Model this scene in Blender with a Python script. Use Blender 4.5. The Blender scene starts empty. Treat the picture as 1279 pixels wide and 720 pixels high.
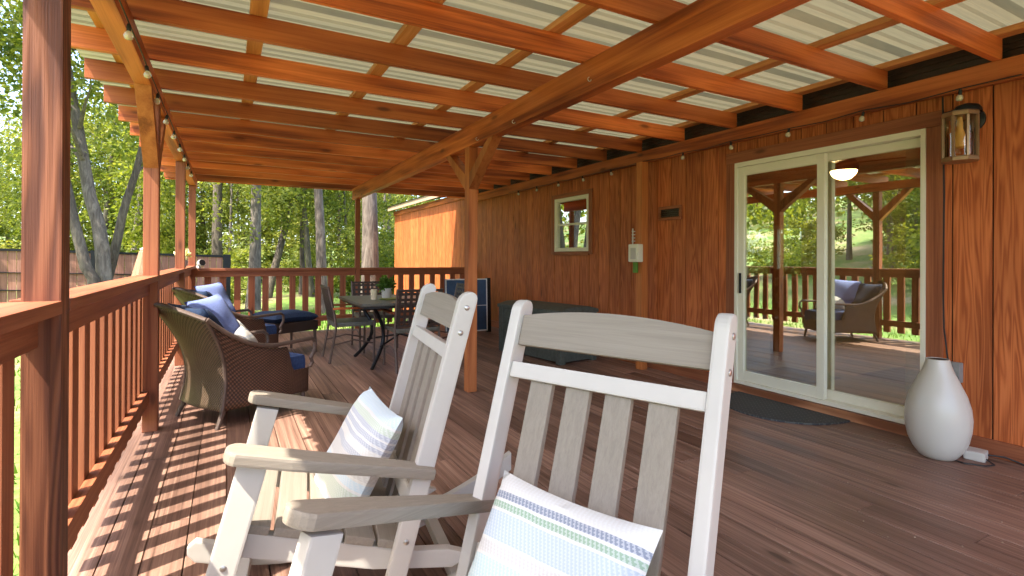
import bpy, bmesh, math, random
from mathutils import Vector, Matrix, Euler
random.seed(7)
PI=math.pi
S=bpy.context.scene
COL=S.collection
# ------------------------------------------------------------------ helpers
def link(o):
    COL.objects.link(o); return o
def settag(o,label=None,cat=None,group=None,kind=None):
    if label: o['label']=label
    if cat: o['category']=cat
    if group: o['group']=group
    if kind: o['kind']=kind
    return o
def thing(name,label,cat,loc=(0,0,0),rot=0,group=None):
    o=link(bpy.data.objects.new(name,None)); o.empty_display_size=.1
    o.location=loc
    o.rotation_euler=rot if isinstance(rot,tuple) else (0,0,rot)
    return settag(o,label,cat,group)
class B:
    """collects solid shapes for ONE mesh"""
    def __init__(s): s.bm=bmesh.new()
    def box(s,x0,x1,y0,y1,z0,z1,bev=0,M=None):
        r=bmesh.ops.create_cube(s.bm,size=1)
        vs=r['verts']
        bmesh.ops.scale(s.bm,vec=(abs(x1-x0),abs(y1-y0),abs(z1-z0)),verts=vs)
        bmesh.ops.translate(s.bm,vec=((x0+x1)/2,(y0+y1)/2,(z0+z1)/2),verts=vs)
        if bev:
            es=list({e for v in vs for e in v.link_edges})
            r=bmesh.ops.bevel(s.bm,geom=es,offset=bev,segments=2,affect='EDGES',profile=.7,clamp_overlap=True)
            vs=list({v for f in r['faces'] for v in f.verts}|{v for v in vs if v.is_valid})
        if M: bmesh.ops.transform(s.bm,matrix=M,verts=vs)
        return s
    def beam(s,p,q,w,h,bev=0,up=(0,0,1)):
        p=Vector(p);q=Vector(q);d=q-p;L=d.length;d.normalize()
        up=Vector(up)
        if abs(d.dot(up))>.99: up=Vector((0,1,0))
        r=d.cross(up).normalized();u=r.cross(d)
        M=Matrix((( r.x,d.x,u.x,(p.x+q.x)/2),(r.y,d.y,u.y,(p.y+q.y)/2),(r.z,d.z,u.z,(p.z+q.z)/2),(0,0,0,1)))
        return s.box(-w/2,w/2,-L/2,L/2,-h/2,h/2,bev,M)
    def tube(s,pts,r,seg=8,closed=False):
        pts=[Vector(p) for p in pts];n=len(pts);rings=[];prev=None
        for i,p in enumerate(pts):
            a=pts[max(i-1,0)];b=pts[min(i+1,n-1)]
            if closed:a=pts[(i-1)%n];b=pts[(i+1)%n]
            t=(b-a).normalized()
            if prev is None:
                k=Vector((0,0,1)) if abs(t.z)<.9 else Vector((1,0,0))
                u=t.cross(k).normalized()
            else:
                u=(prev-t*prev.dot(t)).normalized()
            prev=u;w=t.cross(u)
            rr=r[i] if isinstance(r,(list,tuple)) else r
            rings.append([s.bm.verts.new(p+(u*math.cos(2*PI*k/seg)+w*math.sin(2*PI*k/seg))*rr) for k in range(seg)])
        m=n if closed else n-1
        for i in range(m):
            A=rings[i];C=rings[(i+1)%n]
            for k in range(seg):
                s.bm.faces.new((A[k],A[(k+1)%seg],C[(k+1)%seg],C[k]))
        if not closed:
            s.bm.faces.new(rings[0][::-1]);s.bm.faces.new(rings[-1])
        return s
    def lathe(s,prof,c=(0,0,0),seg=32,M=None,cap0=True,cap1=True):
        rings=[];vs=[]
        for (r,z) in prof:
            ring=[s.bm.verts.new((c[0]+r*math.cos(2*PI*k/seg),c[1]+r*math.sin(2*PI*k/seg),c[2]+z)) for k in range(seg)]
            rings.append(ring);vs+=ring
        for A,C in zip(rings,rings[1:]):
            for k in range(seg): s.bm.faces.new((A[k],A[(k+1)%seg],C[(k+1)%seg],C[k]))
        if cap0: s.bm.faces.new(rings[0][::-1])
        if cap1: s.bm.faces.new(rings[-1])
        if M: bmesh.ops.transform(s.bm,matrix=M,verts=vs)
        return s
    def prism(s,pts,t0,t1,axis='y',bev=0):
        """polygon in the plane normal to axis, extruded t0..t1. pts: (a,b)"""
        def mk(a,b,t):
            return {'y':(a,t,b),'x':(t,a,b),'z':(a,b,t)}[axis]
        A=[s.bm.verts.new(mk(a,b,t0)) for a,b in pts];C=[s.bm.verts.new(mk(a,b,t1)) for a,b in pts]
        n=len(pts);fs=[]
        for i in range(n): fs.append(s.bm.faces.new((A[i],A[(i+1)%n],C[(i+1)%n],C[i])))
        f0=s.bm.faces.new(A[::-1]);f1=s.bm.faces.new(C);fs+=[f0,f1]
        bmesh.ops.recalc_face_normals(s.bm,faces=fs)
        if bev:
            es=list(set(f0.edges)|set(f1.edges))
            bmesh.ops.bevel(s.bm,geom=es,offset=bev,segments=2,affect='EDGES',profile=.7,clamp_overlap=True)
        return s
    def sheet(s,fn,nu,nv,th=0):
        """surface patch fn(u,v)->Vector, optional thickness"""
        def lay(off):
            g=[]
            for i in range(nu+1):
                row=[]
                for j in range(nv+1):
                    p=fn(i/nu,j/nv)
                    if off:
                        e=1e-3
                        a=fn(min(i/nu+e,1),j/nv)-fn(max(i/nu-e,0),j/nv);b=fn(i/nu,min(j/nv+e,1))-fn(i/nu,max(j/nv-e,0))
                        nn=a.cross(b)
                        if nn.length>0: p=p+nn.normalized()*off
                    row.append(s.bm.verts.new(p))
                g.append(row)
            return g
        g=lay(0);fs=[]
        for i in range(nu):
            for j in range(nv): fs.append(s.bm.faces.new((g[i][j],g[i+1][j],g[i+1][j+1],g[i][j+1])))
        if th:
            h=lay(th)
            for i in range(nu):
                for j in range(nv): fs.append(s.bm.faces.new((h[i][j],h[i][j+1],h[i+1][j+1],h[i+1][j])))
            for i in range(nu):
                fs.append(s.bm.faces.new((g[i][0],h[i][0],h[i+1][0],g[i+1][0])))
                fs.append(s.bm.faces.new((g[i][nv],g[i+1][nv],h[i+1][nv],h[i][nv])))
            for j in range(nv):
                fs.append(s.bm.faces.new((g[0][j],g[0][j+1],h[0][j+1],h[0][j])))
                fs.append(s.bm.faces.new((g[nu][j],h[nu][j],h[nu][j+1],g[nu][j+1])))
            bmesh.ops.recalc_face_normals(s.bm,faces=fs)
        return s
    def obj(s,name,mat,parent=None,smooth=False,world=False,loc=None):
        me=bpy.data.meshes.new(name)
        if world and parent is not None:
            bmesh.ops.transform(s.bm,matrix=Matrix.Translation(-Vector(parent.location)),verts=s.bm.verts)
        if smooth:
            for f in s.bm.faces: f.smooth=True
        s.bm.to_mesh(me);s.bm.free()
        me.materials.append(mat)
        o=link(bpy.data.objects.new(name,me))
        if smooth:
            try: me.set_sharp_from_angle(angle=math.radians(40))
            except Exception: pass
        if parent: o.parent=parent
        if loc: o.location=loc
        return o
def copy_tree(o,parent=None):
    c=o.copy();COL.objects.link(c)
    if parent: c.parent=parent
    for ch in list(o.children): copy_tree(ch,c)
    return c
# ------------------------------------------------------------------ materials
def newmat(name):
    m=bpy.data.materials.new(name);m.use_nodes=True
    nt=m.node_tree;nt.nodes.clear()
    out=nt.nodes.new('ShaderNodeOutputMaterial')
    bs=nt.nodes.new('ShaderNodeBsdfPrincipled')
    nt.links.new(bs.outputs[0],out.inputs[0])
    return m,nt,bs,out
def N(nt,t,**kw):
    n=nt.nodes.new(t)
    for k,v in kw.items():
        if k in ('inp',):
            for a,b in v.items(): n.inputs[a].default_value=b
        else: setattr(n,k,v)
    return n
def ramp(nt,stops,interp='LINEAR'):
    r=nt.nodes.new('ShaderNodeValToRGB');r.color_ramp.interpolation=interp
    e=r.color_ramp.elements
    while len(e)<len(stops): e.new(.5)
    for el,(p,c) in zip(e,stops):
        el.position=p;el.color=(*c,1) if len(c)==3 else c
    return r
def math_(nt,op,a,b=None):
    n=nt.nodes.new('ShaderNodeMath');n.operation=op
    for i,v in enumerate((a,b)):
        if v is None: continue
        if isinstance(v,(int,float)): n.inputs[i].default_value=v
        else: nt.links.new(v,n.inputs[i])
    return n.outputs[0]
def mixc(nt,fac,a,b,mode='MIX'):
    n=nt.nodes.new('ShaderNodeMix');n.data_type='RGBA';n.blend_type=mode
    for i,v in ((0,fac),(6,a),(7,b)):
        if isinstance(v,(int,float)): n.inputs[i].default_value=v
        elif isinstance(v,tuple): n.inputs[i].default_value=(*v,1)
        else: nt.links.new(v,n.inputs[i])
    return n.outputs[2]
def coords(nt,rnd=True,island=False):
    tc=nt.nodes.new('ShaderNodeTexCoord')
    if not rnd: return tc.outputs['Object']
    if island:
        g=nt.nodes.new('ShaderNodeNewGeometry');r=g.outputs['Random Per Island']
    else:
        oi=nt.nodes.new('ShaderNodeObjectInfo');r=oi.outputs['Random']
    c=nt.nodes.new('ShaderNodeVectorMath');c.operation='MULTIPLY_ADD'
    cb=nt.nodes.new('ShaderNodeCombineXYZ')
    for i,k in enumerate((37.1,53.7,29.3)):
        nt.links.new(math_(nt,'MULTIPLY',r,k),cb.inputs[i])
    ad=nt.nodes.new('ShaderNodeVectorMath');ad.operation='ADD'
    nt.links.new(tc.outputs['Object'],ad.inputs[0]);nt.links.new(cb.outputs[0],ad.inputs[1])
    nt.nodes.remove(c)
    return ad.outputs[0]
def scaled(nt,v,sc):
    m=nt.nodes.new('ShaderNodeMapping');m.inputs['Scale'].default_value=sc
    nt.links.new(v,m.inputs[0]);return m.outputs[0]
def noise(nt,v,scale=1,detail=4,rough=.55,dist=0):
    n=nt.nodes.new('ShaderNodeTexNoise')
    n.inputs['Scale'].default_value=scale;n.inputs['Detail'].default_value=detail
    n.inputs['Roughness'].default_value=rough;n.inputs['Distortion'].default_value=dist
    nt.links.new(v,n.inputs['Vector']);return n.outputs[0]
def bump(nt,bs,h,strength=.3,dist=.004):
    b=nt.nodes.new('ShaderNodeBump');b.inputs['Strength'].default_value=strength;b.inputs['Distance'].default_value=dist
    nt.links.new(h,b.inputs['Height']);nt.links.new(b.outputs[0],bs.inputs['Normal'])
def wood(name,dark,base,light,axis,across=22,along=.9,rings=0,knots=.0,rough=.5,bumps=.35,vary=.25,island=False,spec=.35,rough_var=0,tone=0,ringw=.4):
    m,nt,bs,out=newmat(name)
    v=coords(nt,True,island)
    def sv(al,ac): return tuple(al if k==axis else ac for k in 'xyz')
    g1=noise(nt,scaled(nt,v,sv(along,across)),1,6,.6,.8)
    g2=noise(nt,scaled(nt,v,sv(along*2.2,across*5)),1,4,.7)
    g3=noise(nt,scaled(nt,v,sv(.7,1.6)),1,3,.5)
    val=math_(nt,'ADD',math_(nt,'MULTIPLY',g1,.62),math_(nt,'MULTIPLY',g2,.38))
    if rings:
        gr=noise(nt,scaled(nt,v,sv(along*.8,across*.28)),1,2,.4,.3)
        s=math_(nt,'SINE',math_(nt,'MULTIPLY',gr,rings))
        s=math_(nt,'MULTIPLY',math_(nt,'ADD',s,1),.5)
        val=math_(nt,'ADD',math_(nt,'MULTIPLY',val,1-ringw),math_(nt,'MULTIPLY',s,ringw))
    cr=ramp(nt,[(.34,dark),(.5,base),(.66,light)])
    nt.links.new(val,cr.inputs[0]);col=cr.outputs[0]
    # slow patchiness of the stain
    pr=ramp(nt,[(.3,(1-vary,)*3),(.7,(1+vary*.6,)*3)]);nt.links.new(g3,pr.inputs[0])
    col=mixc(nt,1,col,pr.outputs[0],'MULTIPLY')
    h=val
    if knots:
        vo=nt.nodes.new('ShaderNodeTexVoronoi');vo.inputs['Scale'].default_value=1
        nt.links.new(scaled(nt,v,sv(2.2,7)),vo.inputs['Vector'])
        kr=ramp(nt,[(.0,(1,)*3),(.09,(.85,)*3),(.13,(.35,)*3),(.2,(0,)*3)]);nt.links.new(vo.outputs[0],kr.inputs[0])
        sel=math_(nt,'GREATER_THAN',math_(nt,'FRACT',math_(nt,'MULTIPLY',vo.outputs[1],7.3)),1-knots)
        k=math_(nt,'MULTIPLY',kr.outputs[0],sel)
        col=mixc(nt,math_(nt,'MULTIPLY',k,.75),col,tuple(c*.35 for c in dark))
    if tone:
        oi=nt.nodes.new('ShaderNodeObjectInfo')
        tr=ramp(nt,[(0,(1-tone,)*3),(1,(1+tone,1+tone*.9,1+tone*.8))]);nt.links.new(oi.outputs['Random'],tr.inputs[0])
        col=mixc(nt,1,col,tr.outputs[0],'MULTIPLY')
    nt.links.new(col,bs.inputs['Base Color'])
    if rough_var:
        rr=math_(nt,'ADD',math_(nt,'MULTIPLY',g3,rough_var),rough-rough_var*.5);nt.links.new(rr,bs.inputs['Roughness'])
    else: bs.inputs['Roughness'].default_value=rough
    bs.inputs['Specular IOR Level'].default_value=spec
    if bumps: bump(nt,bs,h,bumps,.004)
    return m
def plain(name,col,rough=.5,metal=0,var=.12,scale=20,bumps=0,spec=.4):
    m,nt,bs,out=newmat(name)
    v=coords(nt)
    n=noise(nt,v,scale,4)
    r=ramp(nt,[(.3,tuple(c*(1-var) for c in col)),(.7,tuple(min(1,c*(1+var)) for c in col))])
    nt.links.new(n,r.inputs[0]);nt.links.new(r.outputs[0],bs.inputs['Base Color'])
    bs.inputs['Roughness'].default_value=rough;bs.inputs['Metallic'].default_value=metal
    bs.inputs['Specular IOR Level'].default_value=spec
    if bumps: bump(nt,bs,n,bumps,.003)
    return m
M={}
for a in 'xyz':
    M['beam_'+a]=wood('stained_beam_'+a,(.21,.042,.011),(.47,.114,.026),(.66,.19,.050),a,across=24,along=.8,knots=.5,rough=.5,bumps=.4,vary=.3,tone=.4,rings=16,ringw=.2)
    M['rail_'+a]=wood('stained_rail_'+a,(.17,.047,.020),(.29,.092,.040),(.38,.14,.06),a,across=26,along=.9,rings=0,knots=.18,rough=.55,bumps=.5,vary=.2)
    M['grey_'+a]=wood('weathered_grey_'+a,(.225,.192,.152),(.262,.225,.178),(.295,.256,.205),a,across=90,along=2.5,rough=.6,bumps=.2,vary=.06,spec=.3)
M['beam_z']=wood('stained_post',(.19,.05,.014),(.33,.098,.028),(.42,.145,.045),'z',across=24,along=.8,knots=.5,rough=.5,bumps=.4,vary=.25,tone=.12,rings=16,ringw=.2)
M['purlin_z']=wood('orange_post',(.34,.10,.025),(.52,.17,.045),(.62,.23,.07),'z',across=24,along=.8,knots=.4,rough=.5,bumps=.3,vary=.2)
M['post_z']=wood('rough_post',(.09,.027,.013),(.165,.054,.025),(.22,.078,.037),'z',across=46,along=1.0,rings=44,ringw=.33,knots=.3,rough=.6,bumps=1.0,vary=.15)
M['purlin']=wood('purlin_wood',(.40,.15,.04),(.58,.24,.07),(.7,.33,.12),'y',across=20,along=.9,knots=.15,rough=.55,bumps=.2,vary=.15)
M['siding']=wood('plywood_siding',(.30,.070,.019),(.46,.124,.037),(.55,.166,.052),'z',across=60,along=1.3,rings=52,ringw=.24,knots=.12,rough=.5,bumps=.3,vary=.28,island=True,spec=.3)
M['deck']=wood('deck_boards',(.085,.044,.030),(.225,.125,.088),(.37,.228,.165),'y',across=36,along=.6,knots=.2,rough=.5,bumps=.6,vary=.45,island=True,rough_var=.25,spec=.4)
M['sill']=wood('sill_wood',(.2,.07,.03),(.38,.16,.075),(.5,.24,.12),'y',across=14,along=.8,rings=30,rough=.5,bumps=.3,vary=.15)
M['dark']=plain('dark_gap',(.015,.01,.008),.8)
M['white']=plain('white_poly',(.52,.49,.44),.42,var=.05,scale=6)
M['vinyl']=plain('door_vinyl',(.74,.71,.58),.35,var=.03,scale=4)
M['bolt']=plain('steel_bolt',(.45,.43,.4),.35,.9)
M['blackmetal']=plain('black_metal',(.02,.02,.022),.4,.6)
M['brass']=plain('aged_bronze',(.30,.19,.11),.4,.6)
M['navy']=plain('navy_cushion',(.012,.028,.07),.8,var=.3,scale=60,bumps=.3)
M['blue']=plain('blue_seat_cushion',(.03,.06,.16),.8,var=.25,scale=60,bumps=.3)
M['peri']=plain('light_blue_pillow',(.16,.21,.44),.85,var=.1,scale=90,bumps=.3)
M['vase']=plain('vase_ceramic',(.52,.495,.44),.3,var=.03,scale=3,spec=.5)
M['cable']=plain('black_cable',(.012,.012,.013),.5)
M['leg']=plain('bronze_chair_metal',(.12,.085,.07),.45,.3)
M['greymetal']=plain('grey_metal',(.28,.29,.29),.5,.3)
M['green']=plain('green_plastic',(.10,.22,.03),.5)
M['resin']=plain('resin_box',(.075,.082,.07),.55,var=.25,scale=30)
M['ppblue']=plain('blue_table_top',(.04,.085,.17),.45)
M['pplite']=plain('white_line',(.75,.76,.78),.5)
M['tabletop']=plain('slate_table_top',(.10,.095,.075),.35,var=.25,scale=25)
M['ceil']=plain('room_paint',(.62,.48,.32),.8)
M['roomfloor']=plain('room_floor',(.22,.16,.10),.35)
M['darkwood']=plain('dark_wood',(.035,.018,.012),.4)
M['darkrug']=plain('dark_rug',(.02,.02,.022),.9,scale=150,bumps=.4)
M['terracotta']=plain('grey_pot',(.3,.31,.33),.5)
M['tan']=wood('tan_wood',(.20,.10,.055),(.28,.15,.085),(.36,.21,.13),'z',across=20,rough=.7,bumps=.2)
M['fence']=wood('fence_boards',(.20,.085,.055),(.34,.16,.11),(.44,.23,.165),'z',across=16,along=.6,rough=.75,bumps=.3,vary=.3,island=True)
M['candle']=plain('cream_candle',(.6,.5,.33),.5)
M['traygreen']=plain('green_tray',(.28,.33,.06),.5)
M['flashing']=plain('dark_flashing',(.05,.035,.028),.35,.5)
M['fascia']=plain('tan_fascia',(.42,.30,.20),.55)
M['shingle']=plain('roof_shingle',(.09,.075,.065),.9,var=.4,scale=40)
def m_roof():
    m,nt,bs,out=newmat('corrugated_panel')
    v=coords(nt,False)
    n=noise(nt,scaled(nt,v,(.6,9,1)),1,4,.6)
    r=ramp(nt,[(.38,(.10,.096,.062)),(.60,(.27,.25,.155))]);nt.links.new(n,r.inputs[0])
    nt.links.new(r.outputs[0],bs.inputs['Base Color']);bs.inputs['Roughness'].default_value=.4
    tr=nt.nodes.new('ShaderNodeBsdfTranslucent');tr.inputs[0].default_value=(.78,.73,.44,1)
    mx=nt.nodes.new('ShaderNodeMixShader');mx.inputs[0].default_value=.06  # slight translucency added to brighten the space under the porch roof
    nt.links.new(bs.outputs[0],mx.inputs[1]);nt.links.new(tr.outputs[0],mx.inputs[2]);nt.links.new(mx.outputs[0],out.inputs[0])
    return m
M['roof']=m_roof()
def m_glass(name,refl=.28,tint=(.80,.83,.74)):
    m,nt,bs,out=newmat(name);nt.nodes.remove(bs)
    gl=nt.nodes.new('ShaderNodeBsdfGlossy');gl.inputs['Roughness'].default_value=.004;gl.inputs['Color'].default_value=(.95,.97,.90,1)
    tp=nt.nodes.new('ShaderNodeBsdfTransparent');tp.inputs[0].default_value=(*tint,1)
    fr=nt.nodes.new('ShaderNodeFresnel');fr.inputs[0].default_value=1.5
    f=math_(nt,'ADD',fr.outputs[0],refl)
    # very slight waviness of the pane
    nb=noise(nt,coords(nt,False),1.6,1)
    b=nt.nodes.new('ShaderNodeBump');b.inputs['Strength'].default_value=.02;b.inputs['Distance'].default_value=.02
    nt.links.new(nb,b.inputs['Height']);nt.links.new(b.outputs[0],gl.inputs['Normal'])
    mx=nt.nodes.new('ShaderNodeMixShader')
    nt.links.new(f,mx.inputs[0]);nt.links.new(tp.outputs[0],mx.inputs[1]);nt.links.new(gl.outputs[0],mx.inputs[2])
    nt.links.new(mx.outputs[0],out.inputs[0]);return m
M['glass']=m_glass('door_glass',.48)
M['clear']=m_glass('clear_bulb_glass',.06,(.95,.93,.85))
def m_emit(name,col,st):
    m,nt,bs,out=newmat(name);nt.nodes.remove(bs)
    e=nt.nodes.new('ShaderNodeEmission');e.inputs[0].default_value=(*col,1);e.inputs[1].default_value=st
    nt.links.new(e.outputs[0],out.inputs[0]);return m
M['lamp']=m_emit('lit_lamp_glass',(1,.66,.34),45.0)
M['bulbfil']=plain('amber_bulb',(.75,.42,.12),.3)
def m_wicker(name,c0,c1,sc=85):
    m,nt,bs,out=newmat(name)
    tc=nt.nodes.new('ShaderNodeTexCoord');uv=tc.outputs['UV']
    sp=nt.nodes.new('ShaderNodeSeparateXYZ');nt.links.new(uv,sp.inputs[0])
    a=math_(nt,'SINE',math_(nt,'MULTIPLY',sp.outputs[0],sc*PI))
    b=math_(nt,'SINE',math_(nt,'MULTIPLY',sp.outputs[1],sc*PI))
    w=math_(nt,'MULTIPLY',a,b)
    w=math_(nt,'ADD',math_(nt,'MULTIPLY',w,.5),.5)
    n=noise(nt,tc.outputs['Object'],9,4)
    k=math_(nt,'ADD',math_(nt,'MULTIPLY',w,.7),math_(nt,'MULTIPLY',n,.3))
    r=ramp(nt,[(.2,tuple(x*.35 for x in c0)),(.5,c0),(.8,c1)]);nt.links.new(k,r.inputs[0])
    nt.links.new(r.outputs[0],bs.inputs['Base Color']);bs.inputs['Roughness'].default_value=.42
    bump(nt,bs,w,.8,.004);return m
M['wicker']=m_wicker('brown_wicker',(.055,.024,.014),(.17,.085,.052),46)
M['weave']=m_wicker('open_weave_back',(.07,.042,.026),(.17,.115,.075),60)
def m_leaf(name,c0,c1,c2,tr=.5):
    m,nt,bs,out=newmat(name)
    g=nt.nodes.new('ShaderNodeNewGeometry');oi=nt.nodes.new('ShaderNodeObjectInfo')
    n=noise(nt,g.outputs['Position'],.55,3)
    k=math_(nt,'ADD',math_(nt,'MULTIPLY',g.outputs['Random Per Island'],.5),math_(nt,'MULTIPLY',n,.6))
    k=math_(nt,'ADD',k,math_(nt,'MULTIPLY',math_(nt,'SUBTRACT',oi.outputs['Random'],.5),.35))
    r=ramp(nt,[(.2,c0),(.55,c1),(.95,c2)]);nt.links.new(k,r.inputs[0])
    nt.links.new(r.outputs[0],bs.inputs['Base Color']);bs.inputs['Roughness'].default_value=.55;bs.inputs['Specular IOR Level'].default_value=.3
    t=nt.nodes.new('ShaderNodeBsdfTranslucent')
    nt.links.new(mixc(nt,1,r.outputs[0],(1.3,1.25,.55),'MULTIPLY'),t.inputs[0])
    mx=nt.nodes.new('ShaderNodeMixShader');mx.inputs[0].default_value=tr
    nt.links.new(bs.outputs[0],mx.inputs[1]);nt.links.new(t.outputs[0],mx.inputs[2]);nt.links.new(mx.outputs[0],out.inputs[0]);return m
M['leaf']=m_leaf('broad_leaves',(.06,.10,.014),(.16,.205,.032),(.30,.31,.065))
M['leaf2']=m_leaf('yellow_green_leaves',(.08,.12,.016),(.21,.24,.04),(.36,.35,.08))
M['pine']=m_leaf('pine_needles',(.02,.045,.014),(.045,.08,.022),(.08,.11,.03),.3)
M['grass']=m_leaf('grass_blades',(.05,.12,.012),(.09,.2,.02),(.17,.28,.035),.4)
M['pot_plant']=m_leaf('houseplant_leaves',(.04,.09,.012),(.08,.16,.02),(.14,.22,.03),.3)
M['flower']=m_leaf('pale_petals',(.55,.55,.3),(.65,.62,.35),(.75,.72,.5),.3)
def m_bark(name,c0,c1,c2,sc=5):
    m,nt,bs,out=newmat(name);v=coords(nt)
    n=noise(nt,scaled(nt,v,(sc*2.4,sc*2.4,sc*.5)),1,6,.65,1.2);n2=noise(nt,v,1.6,3)
    k=math_(nt,'ADD',math_(nt,'MULTIPLY',n,.7),math_(nt,'MULTIPLY',n2,.3))
    r=ramp(nt,[(.36,c0),(.5,c1),(.64,c2)]);nt.links.new(k,r.inputs[0]);nt.links.new(r.outputs[0],bs.inputs['Base Color'])
    bs.inputs['Roughness'].default_value=.9;bump(nt,bs,n,.9,.03);return m
M['bark_grey']=m_bark('grey_bark',(.06,.047,.036),(.14,.115,.092),(.25,.21,.17))
M['bark_dark']=m_bark('dark_bark',(.04,.03,.022),(.095,.075,.055),(.17,.14,.105))
M['bark_pine']=m_bark('pine_bark',(.045,.032,.025),(.115,.087,.068),(.21,.168,.135),4)
def m_ground():
    m,nt,bs,out=newmat('lawn');v=coords(nt,False)
    n=noise(nt,v,.35,5,.6);n2=noise(nt,v,9,4,.6)
    k=math_(nt,'ADD',math_(nt,'MULTIPLY',n,.7),math_(nt,'MULTIPLY',n2,.3))
    r=ramp(nt,[(.34,(.07,.135,.017)),(.47,(.12,.21,.028)),(.54,(.20,.21,.06)),(.62,(.36,.27,.16))]);nt.links.new(k,r.inputs[0])
    nt.links.new(r.outputs[0],bs.inputs['Base Color']);bs.inputs['Roughness'].default_value=.9;bump(nt,bs,n2,.6,.05);return m
M['lawn']=m_ground()
def m_pillow(name,stops,sz):
    """woven stripes across the pillow's own height (object Y)"""
    m,nt,bs,out=newmat(name)
    tc=nt.nodes.new('ShaderNodeTexCoord');sp=nt.nodes.new('ShaderNodeSeparateXYZ');nt.links.new(tc.outputs['Object'],sp.inputs[0])
    wob=noise(nt,tc.outputs['Object'],14,2)
    y=math_(nt,'ADD',sp.outputs[1],math_(nt,'MULTIPLY',math_(nt,'SUBTRACT',wob,.5),.006))
    t=math_(nt,'ADD',math_(nt,'DIVIDE',y,sz),.5)
    r=ramp(nt,stops,'CONSTANT');nt.links.new(t,r.inputs[0])
    # woven stitches: only the strong stripes get broken up by white thread
    a=math_(nt,'SINE',math_(nt,'ADD',math_(nt,'MULTIPLY',sp.outputs[0],620),math_(nt,'MULTIPLY',math_(nt,'ROUND',math_(nt,'MULTIPLY',y,150)),1.7)))
    b=math_(nt,'SINE',math_(nt,'MULTIPLY',y,150*2*PI))
    wv=math_(nt,'GREATER_THAN',math_(nt,'ADD',a,math_(nt,'MULTIPLY',b,.6)),-.15)
    col=mixc(nt,math_(nt,'MULTIPLY',wv,.55),(.72,.72,.70),r.outputs[0])
    col=mixc(nt,.45,col,r.outputs[0])
    nt.links.new(col,bs.inputs['Base Color']);bs.inputs['Roughness'].default_value=.9;bs.inputs['Specular IOR Level'].default_value=.15
    bump(nt,bs,math_(nt,'ADD',a,b),.12,.002);return m
WH=(.64,.61,.55);NV=(.08,.11,.19);GR=(.16,.30,.16);BL=(.36,.45,.53);BE=(.52,.49,.46);TE=(.42,.58,.60);LB=(.50,.62,.68);GG=(.45,.52,.38);GY=(.34,.36,.42)
M['pillowB']=m_pillow('striped_linen',[(0,WH),(.06,NV),(.10,WH),(.12,GR),(.16,WH),(.19,BL),(.33,BE),(.37,TE),(.55,WH),(.565,BE),(.625,WH),(.64,BL),(.775,WH),(.79,GR),(.825,WH),(.84,NV),(.88,WH)],.42)
M['pillowA']=m_pillow('striped_pastel_linen',[(0,BE),(.1,GY),(.14,LB),(.2,WH),(.215,GG),(.34,WH),(.36,LB),(.42,WH),(.44,BE),(.55,GY),(.6,WH),(.66,GY),(.69,WH),(.71,GY),(.75,WH),(.765,GY),(.80,GG),(.85,WH),(.87,LB)],.44)
M['pillowW']=m_pillow('white_patterned_fabric',[(0,WH),(.3,GY),(.34,WH),(.45,GY),(.5,WH),(.62,GY),(.66,WH)],.4)
def m_mat():
    m,nt,bs,out=newmat('door_mat_rubber');tc=nt.nodes.new('ShaderNodeTexCoord')
    br=nt.nodes.new('ShaderNodeTexBrick');br.inputs['Scale'].default_value=9;br.inputs['Mortar Size'].default_value=.035;br.offset=.5
    br.inputs['Color1'].default_value=(.022,.024,.028,1);br.inputs['Color2'].default_value=(.03,.032,.036,1);br.inputs['Mortar'].default_value=(.08,.08,.075,1)
    mp=nt.nodes.new('ShaderNodeMapping');mp.inputs['Rotation'].default_value=(0,0,.78);nt.links.new(tc.outputs['Object'],mp.inputs[0]);nt.links.new(mp.outputs[0],br.inputs['Vector'])
    nt.links.new(br.outputs[0],bs.inputs['Base Color']);bs.inputs['Roughness'].default_value=.7
    bump(nt,bs,br.outputs[1],-.8,.006);return m
M['mat']=m_mat()
def m_lattice():
    m,nt,bs,out=newmat('lattice_weave');bs.inputs['Base Color'].default_value=(.045,.028,.022,1);bs.inputs['Roughness'].default_value=.45;return m
M['lattice']=m_lattice()
# ------------------------------------------------------------------ layout constants (metres)
WX=4.05                    # house wall
YE=8.9                     # rear end of the deck
PX0,PX1=-.50,-.412         # left railing posts
GZ=-.5                     # lawn level
POSTY=[1.905,4.25,6.70,8.90]
# ------------------------------------------------------------------ deck (structure)
b=B()
x=-.575;pitch=.1445
while x<4.03:
    w=min(.140,4.04-x)
    y=-3.0-random.random()*1.5
    while y<YE+.05:
        L=random.choice((2.44,3.05,3.66,4.88))
        y1=min(y+L,YE+.06)
        if y1-y>.05: b.box(x,x+w,y,y1-.003,-.038,random.uniform(-.0012,.0012),.003)
        y=y1
    x+=pitch
b.obj('deck',M['deck'],smooth=False)['kind']='structure'
b=B();b.box(-.56,4.03,-3,YE+.03,-.30,-.05);b.box(-.60,-.5755,-3.05,YE+.085,-.30,-.004);b.box(-.5755,4.05,YE+.062,YE+.09,-.30,-.004)
b.obj('deck_framing',M['rail_y'])['kind']='structure'
# crumbs and leaf bits blown on the boards
b=B();r=random.Random(9)
for i in range(45):
    x=r.uniform(.9,3.7);y=r.uniform(.7,4.2);q=r.uniform(.0015,.0035)
    b.box(-q,q,-q*.6,q*.6,0,.003,0,Matrix.Translation((x,y,.0015))@Matrix.Rotation(r.uniform(0,3),4,'Z'))
b.obj('leaf_litter',plain('pale_crumbs',(.34,.26,.18),.8))['kind']='stuff'
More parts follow.
